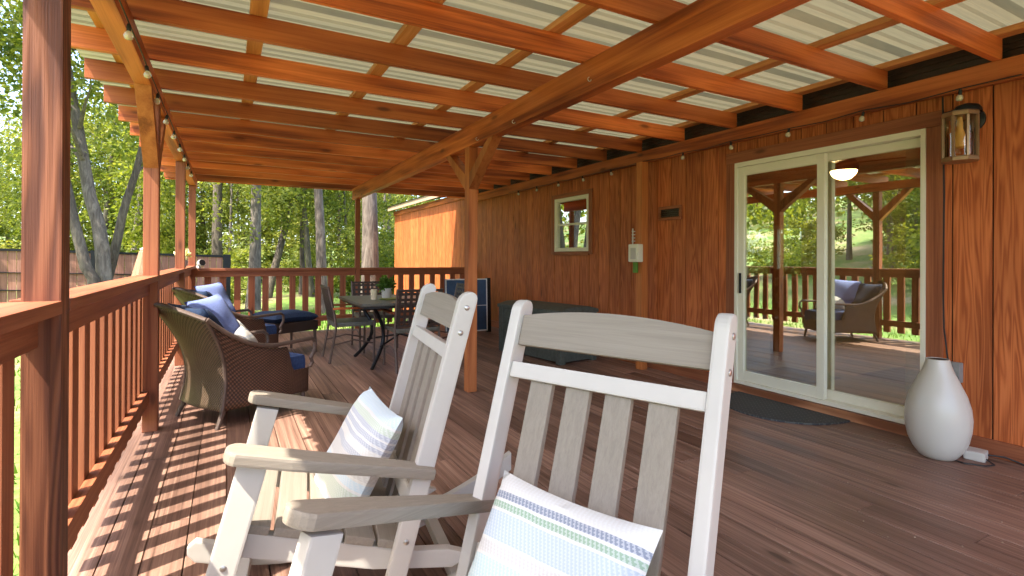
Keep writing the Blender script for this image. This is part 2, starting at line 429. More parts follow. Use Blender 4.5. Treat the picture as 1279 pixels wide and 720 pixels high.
# ------------------------------------------------------------------ ground
def gh(x,y):
    h=GZ
    d=max(0,-x-6); h+=.0*d
    # bank rising to the left beyond the fence, and gently behind
    h+=.16*max(0,-x-9.5-.12*y)**1.05 if -x-9.5-.12*y>0 else 0
    h+=.035*max(0,y-24)
    h=min(h,9)
    return h+.05*math.sin(x*.7)*math.sin(y*.6)
b=B()
def gfn(u,v):
    a=(u-.5)*2;c=(v-.5)*2
    x=math.copysign(abs(a)**2.2*160,a);y=math.copysign(abs(c)**2.2*160,c)+6
    return Vector((x,y,gh(x,y)))
b.sheet(gfn,110,110)
b.obj('ground',M['lawn'],smooth=True)['kind']='structure'
# grass blades: nobody could count them
b=B();bm=b.bm
def blade(x,y,s):
    z=gh(x,y)-.01;a=random.random()*PI*2;w=.012*s;h=random.uniform(.05,.12)*s
    dx,dy=math.cos(a)*w,math.sin(a)*w;lx,ly=random.uniform(-.05,.05)*s,random.uniform(-.05,.05)*s
    bm.faces.new((bm.verts.new((x-dx,y-dy,z)),bm.verts.new((x+dx,y+dy,z)),bm.verts.new((x+lx,y+ly,z+h))))
for i in range(26000):
    r=random.random()
    if r<.55: x=random.uniform(-2,4);y=9.1+random.random()**1.6*9
    else: x=-.7-random.random()**1.5*9;y=random.uniform(0,16)
    blade(x,y,1.0 if r>.1 else 1.5)
b.obj('grass',M['grass'])['kind']='stuff'
# ------------------------------------------------------------------ porch roof
ROOFZ=2.355
roof=thing('porch_roof','stained timber porch roof with open rafters under pale corrugated panels','porch roof',(1.9,4,2.355))
for k in range(-3,14):
    y=1.305+.6055*k
    B().box(-.83,3.985,y,y+.038,ROOFZ,ROOFZ+.128,.003).obj('rafter',M['beam_x'],roof,world=True)
B().box(-.83,3.985,9.36,9.398,ROOFZ,ROOFZ+.128,.003).obj('rafter',M['beam_x'],roof,world=True)
for px in (-.62,.14,.92,1.65,2.42,3.20,3.945):
    B().box(px-.043,px+.043,-.9,9.42,ROOFZ+.129,ROOFZ+.166,.003).obj('purlin',M['purlin'],roof,world=True)
B().box(PX0,PX1,-1,9.3,2.225,ROOFZ-.001,.004).obj('side_beam',M['beam_y'],roof,world=True)
B().box(1.857,1.943,-1,9.1,2.165,ROOFZ-.001,.006).obj('centre_beam',M['beam_y'],roof,world=True)
B().box(3.95,3.99,-1,8.98,2.222,ROOFZ-.001,.004).obj('ledger',M['beam_y'],roof,world=True)
# ribbed panel: ribs run across (x), profile along y
b=B();prof=[]
y=-.95;zb=ROOFZ+.169
while y<9.5:
    prof+=[(y,zb),(y+.055,zb),(y+.068,zb+.012),(y+.085,zb+.012),(y+.098,zb),(y+.145,zb),(y+.158,zb+.012),(y+.175,zb+.012),(y+.188,zb),(y+.226,zb),(y+.248,zb+.042),(y+.283,zb+.042)]
    y+=.305
va=[b.bm.verts.new((-.87,p[0],p[1])) for p in prof];vb=[b.bm.verts.new((4.34,p[0],p[1])) for p in prof]
for i in range(len(prof)-1): b.bm.faces.new((va[i],va[i+1],vb[i+1],vb[i]))
b.obj('roof_panel',M['roof'],roof,world=True)
for (hy,hz) in ((2.446,2.238),(3.362,2.20),(4.0,2.2)):
    b=B();pts=[Vector((1.855-.012+.012*math.cos(t),hy,hz-.012+.012*math.sin(t))) for t in [PI*.5+i*PI*1.5/9 for i in range(10)]]
    b.tube(pts,.0022,6).obj('cup_hook',M['white'],roof,smooth=True,world=True)
# ------------------------------------------------------------------ porch posts
def post(label,x0,x1,y0,y1,z1,mat,braces=(),bx=None,grp=None):
    t=thing('porch_post',label,'post',((x0+x1)/2,(y0+y1)/2,0),0,grp)
    B().box(x0,x1,y0,y1,.001,z1,.006).obj('shaft',mat,t,world=True)
    yc=(y0+y1)/2
    for (sgn,zb,zt,run) in braces:
        # profile in the yz plane: plumb cut at the post, level cut under the beam
        ys=y0 if sgn<0 else y1
        w=.11
        P=[(ys,zb),(ys,zb+w*1.25),(ys+sgn*(run-w*.95),zt),(ys+sgn*run,zt)]
        B().prism(P,x0+.001,x1-.001,'x',.003).obj('brace',M['beam_z'],t,world=True)
    return t
post('rough near railing post with a knot, large in the left foreground',PX0,PX1,POSTY[0],POSTY[0]+.089,2.224,M['post_z'],grp='railing posts under the side beam')
post('railing post with two knee braces, second from the camera',PX0,PX1,POSTY[1],POSTY[1]+.089,2.224,M['rail_z'],[(-1,1.78,2.224,.42),(1,1.78,2.224,.42)],grp='railing posts under the side beam')
post('railing post behind the wicker chairs with a pale flower pot beside it',PX0,PX1,POSTY[2],POSTY[2]+.089,2.224,M['rail_z'],grp='railing posts under the side beam')
post('railing post at the far left corner of the deck',PX0,PX1,POSTY[3]-.05,POSTY[3]+.039,2.224,M['rail_z'],grp='railing posts under the side beam')
post('free standing orange post in mid deck with Y shaped braces',1.857,1.943,4.2,4.289,2.164,M['beam_z'],[(-1,1.79,2.164,.47),(1,1.79,2.164,.47)])
post('slim reddish post rising from the rear railing under the centre beam',1.862,1.938,8.83,8.91,2.164,M['rail_z'])
post('orange post against the house wall carrying a white switch box',3.862,3.948,4.20,4.29,2.221,M['purlin_z'])
# ------------------------------------------------------------------ railings
CZ=1.055
def railing_y(label,y0,y1,first):
    t=thing('deck_railing',label,'railing',((PX0+PX1)/2,(y0+y1)/2,0),0,'railing sections round the deck')
    B().box(-.548,-.410,y0,y1,CZ-.038,CZ,.004).obj('cap_rail',M['rail_y'],t,world=True)
    B().box(-.499,-.461,y0,y1,CZ-.128,CZ-.039,.003).obj('upper_rail',M['rail_y'],t,world=True)
    B().box(-.499,-.461,y0,y1,.195,.284,.003).obj('lower_rail',M['rail_y'],t,world=True)
    y=first
    while y+.089<y1:
        if y>=y0: B().box(-.538,-.4995,y,y+.089,.10,CZ-.041,.003).obj('baluster',M['rail_z'],t,world=True)
        y+=.187
    return t
railing_y('near railing section left of the foreground post, cut by the photo edge',-.6,POSTY[0],POSTY[0]-.187*13+.06)
railing_y('sunlit railing section between the foreground post and the braced post',POSTY[0]+.089,POSTY[1],2.09)
railing_y('railing section behind the front wicker chairs',POSTY[1]+.089,POSTY[2],4.42)
railing_y('far railing section beside the reclining chair with the ottoman',POSTY[2]+.089,POSTY[3]-.05,6.86)
def railing_x(label,x0,x1,first):
    t=thing('deck_railing',label,'railing',((x0+x1)/2,8.87,0),0,'railing sections round the deck')
    B().box(x0,x1,8.80,8.935,CZ-.075,CZ-.037,.004).obj('cap_rail',M['rail_x'],t,world=True)
    B().box(x0,x1,8.855,8.893,CZ-.165,CZ-.076,.003).obj('upper_rail',M['rail_x'],t,world=True)
    B().box(x0,x1,8.855,8.893,.16,.249,.003).obj('lower_rail',M['rail_x'],t,world=True)
    x=first
    while x+.089<x1:
        if x>=x0: B().box(x,x+.089,8.8935,8.931,.075,CZ-.078,.003).obj('baluster',M['rail_z'],t,world=True)
        x+=.193
    return t
railing_x('rear railing section left of the slim post, in front of the woods',-.41,1.861,-.3)
railing_x('rear railing section right of the slim post, meeting the house wall',1.939,4.02,2.03)
# ------------------------------------------------------------------ house
HY0,HY1=-2.2,14.2
house=thing('house','long house wall of reddish plywood siding with white sliding door','house',(WX,3,GZ))
DY0,DY1,DZ0,DZ1=1.705,3.175,.07,2.05
WY0,WY1,WZ0,WZ1=5.36,6.155,1.28,2.013
b=B()
def strip(y0,y1,z0,z1):
    if y1-y0>.004 and z1-z0>.004: b.box(WX,WX+.016,y0,y1,z0,z1,.0025)
y=1.369-.2*18
while y<HY1:
    a,c=y+.004,min(y+.196,HY1)
    segs=[]
    # split around door and window openings
    def cut(a,c):
        for (o0,o1,q0,q1) in ((DY0,DY1,-.3,DZ1),(WY0,WY1,WZ0,WZ1)):
            if c>o0 and a<o1:
                strip(max(a,o0),min(c,o1),q1,2.46)
                if q0>-.2: strip(max(a,o0),min(c,o1),-.3,q0)
                if a<o0: strip(a,o0,-.3,2.46)
                if c>o1: strip(o1,c,-.3,2.46)
                return
        strip(a,c,-.3,2.46)
    cut(a,c);y+=.2
b.obj('siding',M['siding'],house,world=True)
b=B()
X0,X1=WX+.0095,WX+.12
for (y0,y1,z0,z1) in ((HY0,DY0,-.5,2.46),(DY0,DY1,DZ1,2.46),(DY0,DY1,-.5,DZ0),(DY1,WY0,-.5,2.46),(WY0,WY1,-.5,WZ0),(WY0,WY1,WZ1,2.46),(WY1,HY1,-.5,2.46)):
    b.box(X0,X1,y0,y1,z0,z1)
b.obj('wall_core',M['dark'],house,world=True)
# trim round the door
for y0,y1 in ((DY0-.092,DY0-.001),(DY1+.001,DY1+.095)): B().box(WX-.02,WX-.001,y0,y1,.03,2.05,.003).obj('door_casing',M['rail_z'],house,world=True)
B().box(WX-.022,WX-.001,DY0-.092,DY1+.095,2.052,2.150,.003).obj('door_head_trim',M['rail_y'],house,world=True)
B().box(WX-.05,WX-.001,DY0-.06,DY1+.06,.001,.066,.004).obj('door_sill_board',M['sill'],house,world=True)
b=B()
b.box(WX-.024,WX-.001,HY0,DY0-.095,.002,.105,.003);b.box(WX-.024,WX-.001,DY1+.1,YE,.002,.105,.003)
b.obj('baseboard',M['rail_y'],house,world=True)
# sliding door
fr=B()
o=.06
fr.box(WX-.028,WX+.10,DY0,DY0+.028,DZ0,DZ1,.003);fr.box(WX-.028,WX+.10,DY1-.028,DY1,DZ0,DZ1,.003)
fr.box(WX-.028,WX+.10,DY0+.028,DY1-.028,DZ1-.04,DZ1,.003);fr.box(WX-.028,WX+.10,DY0+.028,DY1-.028,DZ0,DZ0+.03,.003)
door=fr.obj('sliding_door',M['vinyl'],house,world=True)
def sash(y0,y1,x0,x1,wl,wr,zt,zb):
    b=B()
    b.box(x0,x1,y0,y0+wr,DZ0+.031,DZ1-.041,.004);b.box(x0,x1,y1-wl,y1,DZ0+.031,DZ1-.041,.004)
    b.box(x0+.001,x1-.001,y0+wr,y1-wl,DZ1-.041-zt,DZ1-.041,.004);b.box(x0+.001,x1-.001,y0+wr,y1-wl,DZ0+.031,DZ0+.031+zb,.004)
    f=b.obj('door_panel',M['vinyl'],door);
    f.location=-Vector(house.location)
    g=B().box((x0+x1)/2-.003,(x0+x1)/2+.003,y0+wr-.004,y1-wl+.004,DZ0+.031+zb-.004,DZ1-.041-zt+.004).obj('glass',M['glass'],door)
    g.location=-Vector(house.location)
# right (near, fixed) panel sits behind; left (far) panel slides in front
sash(DY0+.029,2.425,WX+.045,WX+.085,.025,.03,.06,.07)
sash(2.375,DY1-.029,WX-.008,WX+.036,.055,.06,.075,.085)
h=B().box(WX-.024,WX-.009,DY1-.062,DY1-.046,.88,1.06,.003).obj('handle',M['blackmetal'],door);h.location=-Vector(house.location)
# window
wf=B()
for (y0,y1,z0,z1) in ((WY0,WY0+.05,WZ0,WZ1),(WY1-.05,WY1,WZ0,WZ1),(WY0+.05,WY1-.05,WZ0,WZ0+.05),(WY0+.05,WY1-.05,WZ1-.05,WZ1)):
    wf.box(WX-.014,WX+.07,y0,y1,z0,z1,.004)
win=wf.obj('window',M['vinyl'],house,world=True)
g=B().box(WX+.02,WX+.026,WY0+.048,WY1-.048,WZ0+.048,WZ1-.048).obj('pane',M['glass'],win);g.location=-Vector(house.location)
g=B().box(WX+.012,WX+.034,WY0+.051,WY1-.051,1.635,1.662,.003).obj('meeting_rail',M['vinyl'],win);g.location=-Vector(house.location)
for y0,y1 in ((WY0-.075,WY0-.002),(WY1+.002,WY1+.075)):
    g=B().box(WX-.02,WX-.001,y0,y1,WZ0-.04,WZ1+.06,.003).obj('side_trim',M['rail_z'],win);g.location=-Vector(house.location)
g=B().box(WX-.022,WX-.001,WY0-.001,WY1+.001,WZ1+.002,WZ1+.06,.003).obj('head_trim',M['rail_y'],win);g.location=-Vector(house.location)
g=B().box(WX-.026,WX-.001,WY0-.001,WY1+.001,WZ0-.052,WZ0-.002,.003).obj('sill',M['rail_y'],win);g.location=-Vector(house.location)
# vent
b=B()
VY0,VY1,VZ0,VZ1=3.815,4.135,1.59,1.735
for (y0,y1,z0,z1) in ((VY0,VY0+.03,VZ0,VZ1),(VY1-.03,VY1,VZ0,VZ1),(VY0+.03,VY1-.03,VZ0,VZ0+.03),(VY0+.03,VY1-.03,VZ1-.03,VZ1)): b.box(WX-.018,WX-.001,y0,y1,z0,z1,.002)
v=b.obj('wall_vent',M['rail_y'],house,world=True)
b=B();b.box(WX-.004,WX-.002,VY0+.031,VY1-.031,VZ0+.031,VZ1-.031)
for i in range(4):
    z=VZ0+.045+i*.02;b.beam((WX-.010,VY0+.031,z),(WX-.010,VY1-.031,z),.012,.004)
g=b.obj('louvre',M['darkwood'],v);g.location=-Vector(house.location)
# eaves, fascia and roof of the house
b=B();b.box(WX-.012,WX-.001,-1.5,9.5,ROOFZ+.005,ROOFZ+.15)
for i in range(4): b.box(WX-.022,WX-.012,-1.5,9.5,ROOFZ+.025+i*.04,ROOFZ+.04+i*.04,.003)
b.obj('flashing',M['flashing'],house,world=True)
B().box(WX-.03,WX-.001,8.99,HY1,2.34,2.46,.003).obj('frieze_board',M['beam_y'],house,world=True)
B().box(WX-.17,WX-.14,9.62,HY1+.1,2.47,2.58,.003).obj('fascia',M['fascia'],house,world=True)
b=B();b.prism([(WX-.18,2.585),(WX+.45,2.76),(8.6,4.0),(8.6,3.95),(WX+.45,2.70),(WX-.13,2.555),(WX-.13,2.462),(WX+.1,2.462)][:0] or [(WX-.20,2.585),(8.5,3.75),(8.5,3.70),(WX-.10,2.555)],9.6,HY1+.12,'y');
b.prism([(WX+.35,2.74),(8.5,3.78),(8.5,3.72),(WX+.35,2.68)],HY0,9.598,'y')
b.obj('roof',M['shingle'],house,world=True)
b=B()
b.box(8.0,8.1,HY0,4.98,GZ,3.6);b.box(8.0,8.1,6.15,HY1,GZ,3.6);b.box(8.0,8.1,4.98,6.15,GZ,.85);b.box(8.0,8.1,4.98,6.15,1.75,3.6)
b.box(WX+.13,8.0,HY1-.1,HY1-.001,GZ,2.46);b.box(WX+.13,8.0,HY0,HY0+.1,GZ,2.46)
b.box(WX+.121,8.0,7.9,8.0,.05,2.4)
b.obj('room_wall',M['ceil'],house,world=True)
B().box(WX+.121,8.0,HY0+.1,HY1-.1,2.38,2.44).obj('room_ceiling',M['ceil'],house,world=True)
B().box(WX+.121,8.0,HY0+.1,HY1-.1,.02,.09).obj('room_floor',M['roomfloor'],house,world=True)
b=B()
for (y0,y1,z0,z1) in ((4.982,5.05,.852,1.748),(6.08,6.148,.852,1.748),(5.05,6.08,.852,.91),(5.05,6.08,1.69,1.748),(5.46,5.60,.91,1.69)): b.box(7.97,8.06,y0,y1,z0,z1,.004)
b.obj('far_window',M['vinyl'],house,world=True)
# things inside the room
t=thing('ceiling_fan','dark ceiling fan with a glowing bowl lamp seen through the door glass','fan',(5.70,3.15,2.10))
B().lathe([(.03,.28),(.05,.25),(.05,.17),(.11,.13),(.135,.08),(.135,.03),(.125,.02)][::-1],seg=28).obj('motor_housing',M['blackmetal'],t,smooth=True)
B().lathe([(.0015,-.075),(.05,-.065),(.09,-.04),(.115,-.005),(.12,.018)],seg=28).obj('lamp_bowl',M['lamp'],t,smooth=True)
for k in range(4):
    a=k*PI/2+.35;c=Matrix.Rotation(a,4,'Z')@Matrix.Translation((.36,0,.10))@Matrix.Rotation(.2,4,'X')
    B().box(-.24,.26,-.06,.06,-.006,.006,.004,c).obj('blade',M['darkwood'],t)
def indoor_chair():
    t=thing('dining_chair','dark ladder back dining chair indoors behind the left door panel','chair',(5.02,3.66,.09),.4)
    for sx in (-1,1):
        B().box(sx*.19-.018,sx*.19+.018,-.2,-.165,0,1.0,.004).obj('leg',M['darkwood'],t)
        B().box(sx*.19-.018,sx*.19+.018,.165,.2,0,.44,.004).obj('leg',M['darkwood'],t)
    B().box(-.21,.21,-.2,.21,.441,.475,.006).obj('seat',M['darkwood'],t)
    b=B();b.box(-.171,.171,-.195,-.17,.90,.99,.004);b.box(-.171,.171,-.195,-.17,.74,.81,.004);b.box(-.171,.171,-.195,-.17,.58,.64,.004)
    b.obj('backrest',M['darkwood'],t)
indoor_chair()
o=B().box(4.45,4.95,2.75,3.3,.0905,.10,.003).obj('floor_mat',M['darkrug']);settag(o,'dark mat on the room floor inside the left door panel','mat')
o=B().box(5.2,6.1,2.1,2.75,.0905,.10,.003).obj('floor_mat',M['darkrug']);settag(o,'dark rug on the room floor inside the right door panel','mat')
b=B()
for i in range(7):
    y=1.765+i*.017;b.box(-.042,.042,-.0015,.0015,.14,2.2,0,Matrix.Translation((WX+.16,y,0))@Matrix.Rotation(1.25,4,'Z'))
b.box(WX+.16,WX+.205,1.74,3.15,2.205,2.24)
o=b.obj('vertical_blind',plain('blind_vinyl',(.42,.47,.38),.5,scale=4));settag(o,'pale vertical blind stacked at the right edge of the sliding door','blind')
# ------------------------------------------------------------------ things on the house wall
t=thing('wall_lantern','bronze cage wall lantern with amber bulb beside the sliding door','lantern',(3.90,1.475,1.78))
for z in (0,.27):
    B().lathe([(.094,z),(.094,z+.02),(.088,z+.028)],seg=8).obj('cage_rim',M['brass'],t)
for k in range(8):
    a=(k+.0)*PI/4
    B().box(-.007,.007,-.007,.007,.024,.268,.002,Matrix.Translation((.086*math.cos(a),.086*math.sin(a),0))@Matrix.Rotation(a,4,'Z')).obj('cage_bar',M['brass'],t)
b=B();b.lathe([(.080,.022),(.080,.268)],seg=24,cap0=False,cap1=False).obj('glass_cylinder',M['clear'],t,smooth=True)
b=B();b.lathe([(.012,.27),(.016,.235),(.016,.20),(.028,.16),(.034,.12),(.028,.09),(.012,.08)],seg=16).obj('bulb',M['bulbfil'],t,smooth=True)
b=B();b.lathe([(.088,.2985),(.088,.303)],seg=8);b.lathe([(.072,.304),(.07,.325),(.055,.348),(.02,.36)],c=(.07,-.01,0),seg=24);b.box(.05,.14,-.03,.03,.30,.33,.008)
b.lathe([(.075,0),(.075,.012),(.05,.026)],seg=24,M=Matrix.Translation((.149,0,.27))@Matrix.Rotation(-PI/2,4,'Y'))
b.obj('dome_cap',M['blackmetal'],t,smooth=True)
t=thing('switch_box','white outdoor switch box with green tag on the wall post','switch box',(3.83,4.25,1.15))
B().box(-.045,.03,-.075,.075,.0,.19,.012).obj('housing',M['vinyl'],t)
B().box(-.055,-.0455,-.045,.03,.03,.15,.006).obj('lid',M['white'],t)
B().box(-.02,.015,-.015,.03,-.115,-.001,.003).obj('green_tag',M['green'],t)
b=B();b.tube([(0,.055,.191),(0,.055,.36)],.007);
for i in range(4): b.box(-.009,.03,.048,.062,.22+i*.035,.228+i*.035)
b.obj('conduit',M['white'],t)
t=thing('outlet_box','grey weatherproof outlet box on the wall behind the white vase','outlet',(4.03,1.555,.415))
B().box(-.04,.018,-.045,.045,0,.125,.006).obj('housing',M['greymetal'],t)
B().box(-.052,-.041,-.05,.05,-.004,.129,.004).obj('cover',M['greymetal'],t)
b=B();b.tube([(3.995,1.60,2.222),(4.005,1.595,1.6),(4.0,1.597,1.0),(3.995,1.59,.75),(3.97,1.565,.6),(3.965,1.555,.545)],.005,7)
b.obj('cord',M['cable'],t,smooth=True,world=True)
# ------------------------------------------------------------------ string lights
def strings(label,x,ys,zw,side):
    t=thing('string_lights',label,'string lights',(x,ys[0],zw),0,'bulb strings under the porch roof')
    pts=[]
    y0=ys[0]-.28
    allp=[]
    for i,y in enumerate(ys):
        z=zw+random.uniform(-.004,.004)
        allp.append((x,y,z))
        if i<len(ys)-1:
            ym=(y+ys[i+1])/2;allp.append((x+side*.005,ym,zw-.012+random.uniform(-.006,.006)))
    allp=[(x,y0,zw)]+allp+[(x,ys[-1]+.3,zw)]
    B().tube(allp,.0035,6).obj('wire',M['cable'],t,smooth=True,world=True)
    proto=None
    for i,y in enumerate(ys):
        if proto is None:
            s=B().lathe([(.006,-.005),(.009,-.012),(.009,-.035),(.008,-.038)][::-1],seg=12).obj('socket',M['cable'],t,smooth=True)
            g=B().lathe([(.002,-.076),(.010,-.0745),(.0165,-.069),(.0188,-.059),(.017,-.049),(.0125,-.041),(.009,-.037)],seg=16).obj('bulb',M['clear'],s,smooth=True)
            f=B().lathe([(.002,-.07),(.007,-.066),(.008,-.055),(.004,-.04)],seg=10).obj('filament',M['bulbfil'],g,smooth=True)
            proto=s
            s.location=Vector((x,y,zw))-Vector(t.location)
        else:
            s=copy_tree(proto,t);s.location=Vector((x,y,zw))-Vector(t.location)
        s.rotation_euler=(random.uniform(-.2,.2),random.uniform(-.2,.2),0)
    return t
M['clear']=plain('bulb_glass',(.80,.74,.58),.08,spec=.8)
M['clear'].node_tree.nodes['Principled BSDF'].inputs['Transmission Weight'].default_value=.45
strings('globe bulb string along the house ledger above the siding',3.938,[1.486+.5545*i for i in range(11)],2.235,-1)
strings('globe bulb string along the inner side of the railing beam',-.392,[2.86,3.44,3.98,4.55,5.1,5.66,6.22,6.8,7.4],2.225,1)
# ------------------------------------------------------------------ vase, adapter, mat
t=thing('vase','tall white teardrop floor vase with narrow neck beside the door','vase',(3.755,1.525,0))
B().lathe([(r_*.80,z_*.975) for r_,z_ in [(.095,.001),(.115,.012),(.152,.055),(.183,.115),(.200,.19),(.204,.25),(.196,.315),(.172,.39),(.135,.46),(.102,.52),(.082,.565),(.073,.598),(.071,.604),(.064,.604),(.062,.59)]],seg=48,cap1=False).obj('body',M['vase'],t,smooth=True)
B().lathe([(.051,.580),(.051,.5865)],seg=32).obj('neck_shade_disc',M['blackmetal'],t)  # black disc stands in for the shade inside the hollow neck
t=thing('power_adapter','white power adapter with cord lying on deck behind the vase','adapter',(3.915,1.40,0),.2)
B().box(-.055,.055,-.05,.05,.001,.055,.012).obj('housing',M['white'],t)
b=B();b.tube([(-.03,-.05,.02),(-.06,-.09,.006),(-.12,-.06,.006),(-.16,.03,.006),(-.13,.1,.006)],.004,6)
b.tube([(.03,-.05,.03),(.06,-.12,.03),(.075,-.2,.006),(.07,-.5,.006),(.075,-1.0,.006)],.005,6).obj('cord',M['cable'],t,smooth=True)
o=B();pts=[(3.985,2.15)]+[(3.985-.52*math.sin(PI*i/24)**.9,2.62-.47*math.cos(PI*i/24)) for i in range(1,24)]+[(3.985,3.09)]
o.prism(pts,.001,.014,'z',.003);o=o.obj('door_mat',M['mat']);settag(o,'black half round rubber door mat in front of the sliding door','door mat')
# ------------------------------------------------------------------ rocking chairs
TR=math.tan(.26)
def arc(cx,cz,r,a0,a1,n): return [(cx+r*math.cos(a0+(a1-a0)*i/n),cz+r*math.sin(a0+(a1-a0)*i/n)) for i in range(n+1)]
RA=1.42;RC=.42              # rocker radius, contact point along f
def rockz(f): return RA-math.sqrt(RA*RA-(f-RC)**2)
SEAT0=(.665,.425);SEAT1=(.16,.272)       # seat line front/back (f,z)
def seatz(f): 
    t=(f-SEAT1[0])/(SEAT0[0]-SEAT1[0]);return SEAT1[1]+t*(SEAT0[1]-SEAT1[1])
def rocker(label):
    t=thing('rocking_chair',label,'rocking chair')
    O=.20   # local origin: f=.20
    zt=1.071
    def fp(z): return (zt-z)*TR     # post centre line
    ca,sa=math.cos(.26),math.sin(.26)
    D=.031                          # half depth of posts
    for s in (1,-1):
        # rear post, rounded top (side profile)
        zb=rockz(fp(.08))+.075
        top=[( -.0+D*math.cos(a), zt-D+D*math.sin(a)) for a in [PI*i/10 for i in range(11)]]
        pf=[(x+fp(z),z) for x,z in [(D,zb+.0)]]+[(x+fp(z)-0,z) for x,z in top]+[(-D+fp(zb),zb)]
        pf=[(p[0]-O,p[1]) for p in pf]
        l0,l1=(.277,.313) if s>0 else (-.313,-.277)
        po=B().prism(pf,l0,l1,'y',.007).obj('back_post',M['white'],t)
        for z in (1.02,.94,.50,.40,.30):
            y=l1 if s>0 else l0
            B().lathe([(.0085,0),(.0085,.002),(.006,.004)],seg=12,M=Matrix.Translation((fp(z)-O,y,z))@Matrix.Rotation(-s*PI/2,4,'X')).obj('bolt',M['bolt'],po,smooth=True)
        # front leg
        lf=.635
        pf=[]
        ztp=.595;zbt=rockz(.77)+.06
        for (f,z) in ((lf-.038,ztp-.008),(lf+.038,ztp+.010),(lf+.038+(ztp-zbt)*TR,zbt),(lf-.038+(ztp-zbt)*TR,zbt)): pf.append((f-O,z))
        l0,l1=(.283,.323) if s>0 else (-.323,-.283)
        le=B().prism(pf,l0,l1,'y',.007).obj('front_leg',M['white'],t)
        B().lathe([(.0085,0),(.0085,.002),(.006,.004)],seg=12,M=Matrix.Translation((lf+.07-O,l1 if s>0 else l0,.33))@Matrix.Rotation(-s*PI/2,4,'X')).obj('bolt',M['bolt'],le,smooth=True)
        # rocker runner
        fs=[-.36+i*(1.23)/22 for i in range(23)]
        lo=[(f,rockz(f)) for f in fs];up=[(f,rockz(f)+.075) for f in fs[::-1]]
        tipf=[(fs[-1]+.025,rockz(fs[-1])+.03),(fs[-1]+.025,rockz(fs[-1])+.055)]
        pf=[(f-O,z+.001) for f,z in lo+tipf+up]
        l0,l1=(.239,.276) if s>0 else (-.276,-.239)
        B().prism(pf,l0,l1,'y',.006).obj('rocker',M['white'],t)
        # seat side rail
        pf=[(f-O,z) for f,z in ((.70,seatz(.70)-.028),(.70,seatz(.70)-.11),(.30,seatz(.3)-.105),(.02,seatz(.02)-.06),(-.03,seatz(-.03)-.022),(.02,seatz(.02)-.015))]
        pf=[(f-O,z) for f,z in ((.70,seatz(.70)-.028),(.70,seatz(.70)-.10),(.30,seatz(.3)-.10),(.05,seatz(.05)-.07),(-.02,seatz(-.02)-.02),(.06,seatz(.06)-.012),(.16,seatz(.16)-.028))]
        l0,l1=(.2385,.2755) if s>0 else (-.2755,-.2385)
        B().prism(pf,l0,l1,'y',.005).obj('seat_rail',M['white'],t)
        # arm: paddle plan, sloping
        za,zf=.504,.635
        f0=fp(za)-.03;L=.60
        plan=[(0,.275),(0,.338),(.25,.355),(.42,.368)]+[(.555+.045*math.sin(a)-.0,.318+.052*math.cos(a)) for a in [PI*i/10 for i in range(1,10)]]+[(.42,.272),(.12,.275)]
        sl=math.atan2(zf-za,.55)
        b=B();b.prism([(p,q*s) for p,q in plan],-.017,.017,'z',.008)
        bmesh.ops.transform(b.bm,matrix=Matrix.Translation((f0-O,0,za+.0))@Matrix.Rotation(-sl,4,'Y'),verts=b.bm.verts)
        b.obj('armrest',M['grey_x'],t)
    # crest board and bars in the back plane
    def backM(z): return Matrix.Translation((fp(z)-O,0,z))@Matrix.Rotation(-.26+0,4,'Y')
    # local back frame: x=normal(forward), y lateral, z up along the back
    n=12
    pts=[(-.276+.552*i/n, .048+.024*(1-((i-n/2)/(n/2))**2)) for i in range(n+1)]
    pts=pts+[(.276,-.040),(-.276,-.040)]
    b=B();b.prism(pts,-.013,.013,'x',.005)
    bmesh.ops.transform(b.bm,matrix=backM(.978),verts=b.bm.verts);b.obj('crest_board',M['grey_y'],t)
    b=B();b.box(-.016,.022,-.276,.276,-.022,.022,.005);bmesh.ops.transform(b.bm,matrix=backM(.870),verts=b.bm.verts);b.obj('upper_back_bar',M['white'],t)
    b=B();b.box(-.022,.016,-.276,.276,-.028,.028,.005);bmesh.ops.transform(b.bm,matrix=backM(.40),verts=b.bm.verts);b.obj('lower_back_bar',M['white'],t)
    for k in range(4):
        y=(k-1.5)*.116
        b=B();b.box(-.012,.006,y-.036,y+.036,-.31,.275,.004)
        bmesh.ops.transform(b.bm,matrix=backM(.585),verts=b.bm.verts);b.obj('back_slat',M['grey_z'],t)
    for k in range(5):
        f=.632-k*.098
        b=B();b.box(-.045,.045,-.282,.282,-.026,0,.006)
        bmesh.ops.transform(b.bm,matrix=Matrix.Translation((f-O,0,seatz(f)))@Matrix.Rotation(-math.atan2(SEAT0[1]-SEAT1[1],SEAT0[0]-SEAT1[0]),4,'Y'),verts=b.bm.verts)
        b.obj('seat_slat',M['grey_y'],t)
    for f in (.02,.70):
        z=rockz(f)+.05;B().box(f-O-.02,f-O+.02,-.238,.238,z-.02,z+.02,.004).obj('stretcher',M['white'],t)
    return t
def place_rocker(t,x,y,th,tilt):
    # model coordinates: local origin sits at f=.20 ahead of the top-of-post plumb point
    t.location=(x+math.cos(th)*.20,y+math.sin(th)*.20,0);t.rotation_euler=(0,-tilt,th)
chA=rocker('white and grey rocking chair seen from its side, partly in sun')
chB=copy_tree(chA);chB['label']='white and grey rocking chair seen from the front, nearest the camera'
for c in (chA,chB): c['group']='rocking chairs in the foreground'
place_rocker(chA,.733,1.858,3.015,0)
place_rocker(chB,.838,1.066,3.542,.066)
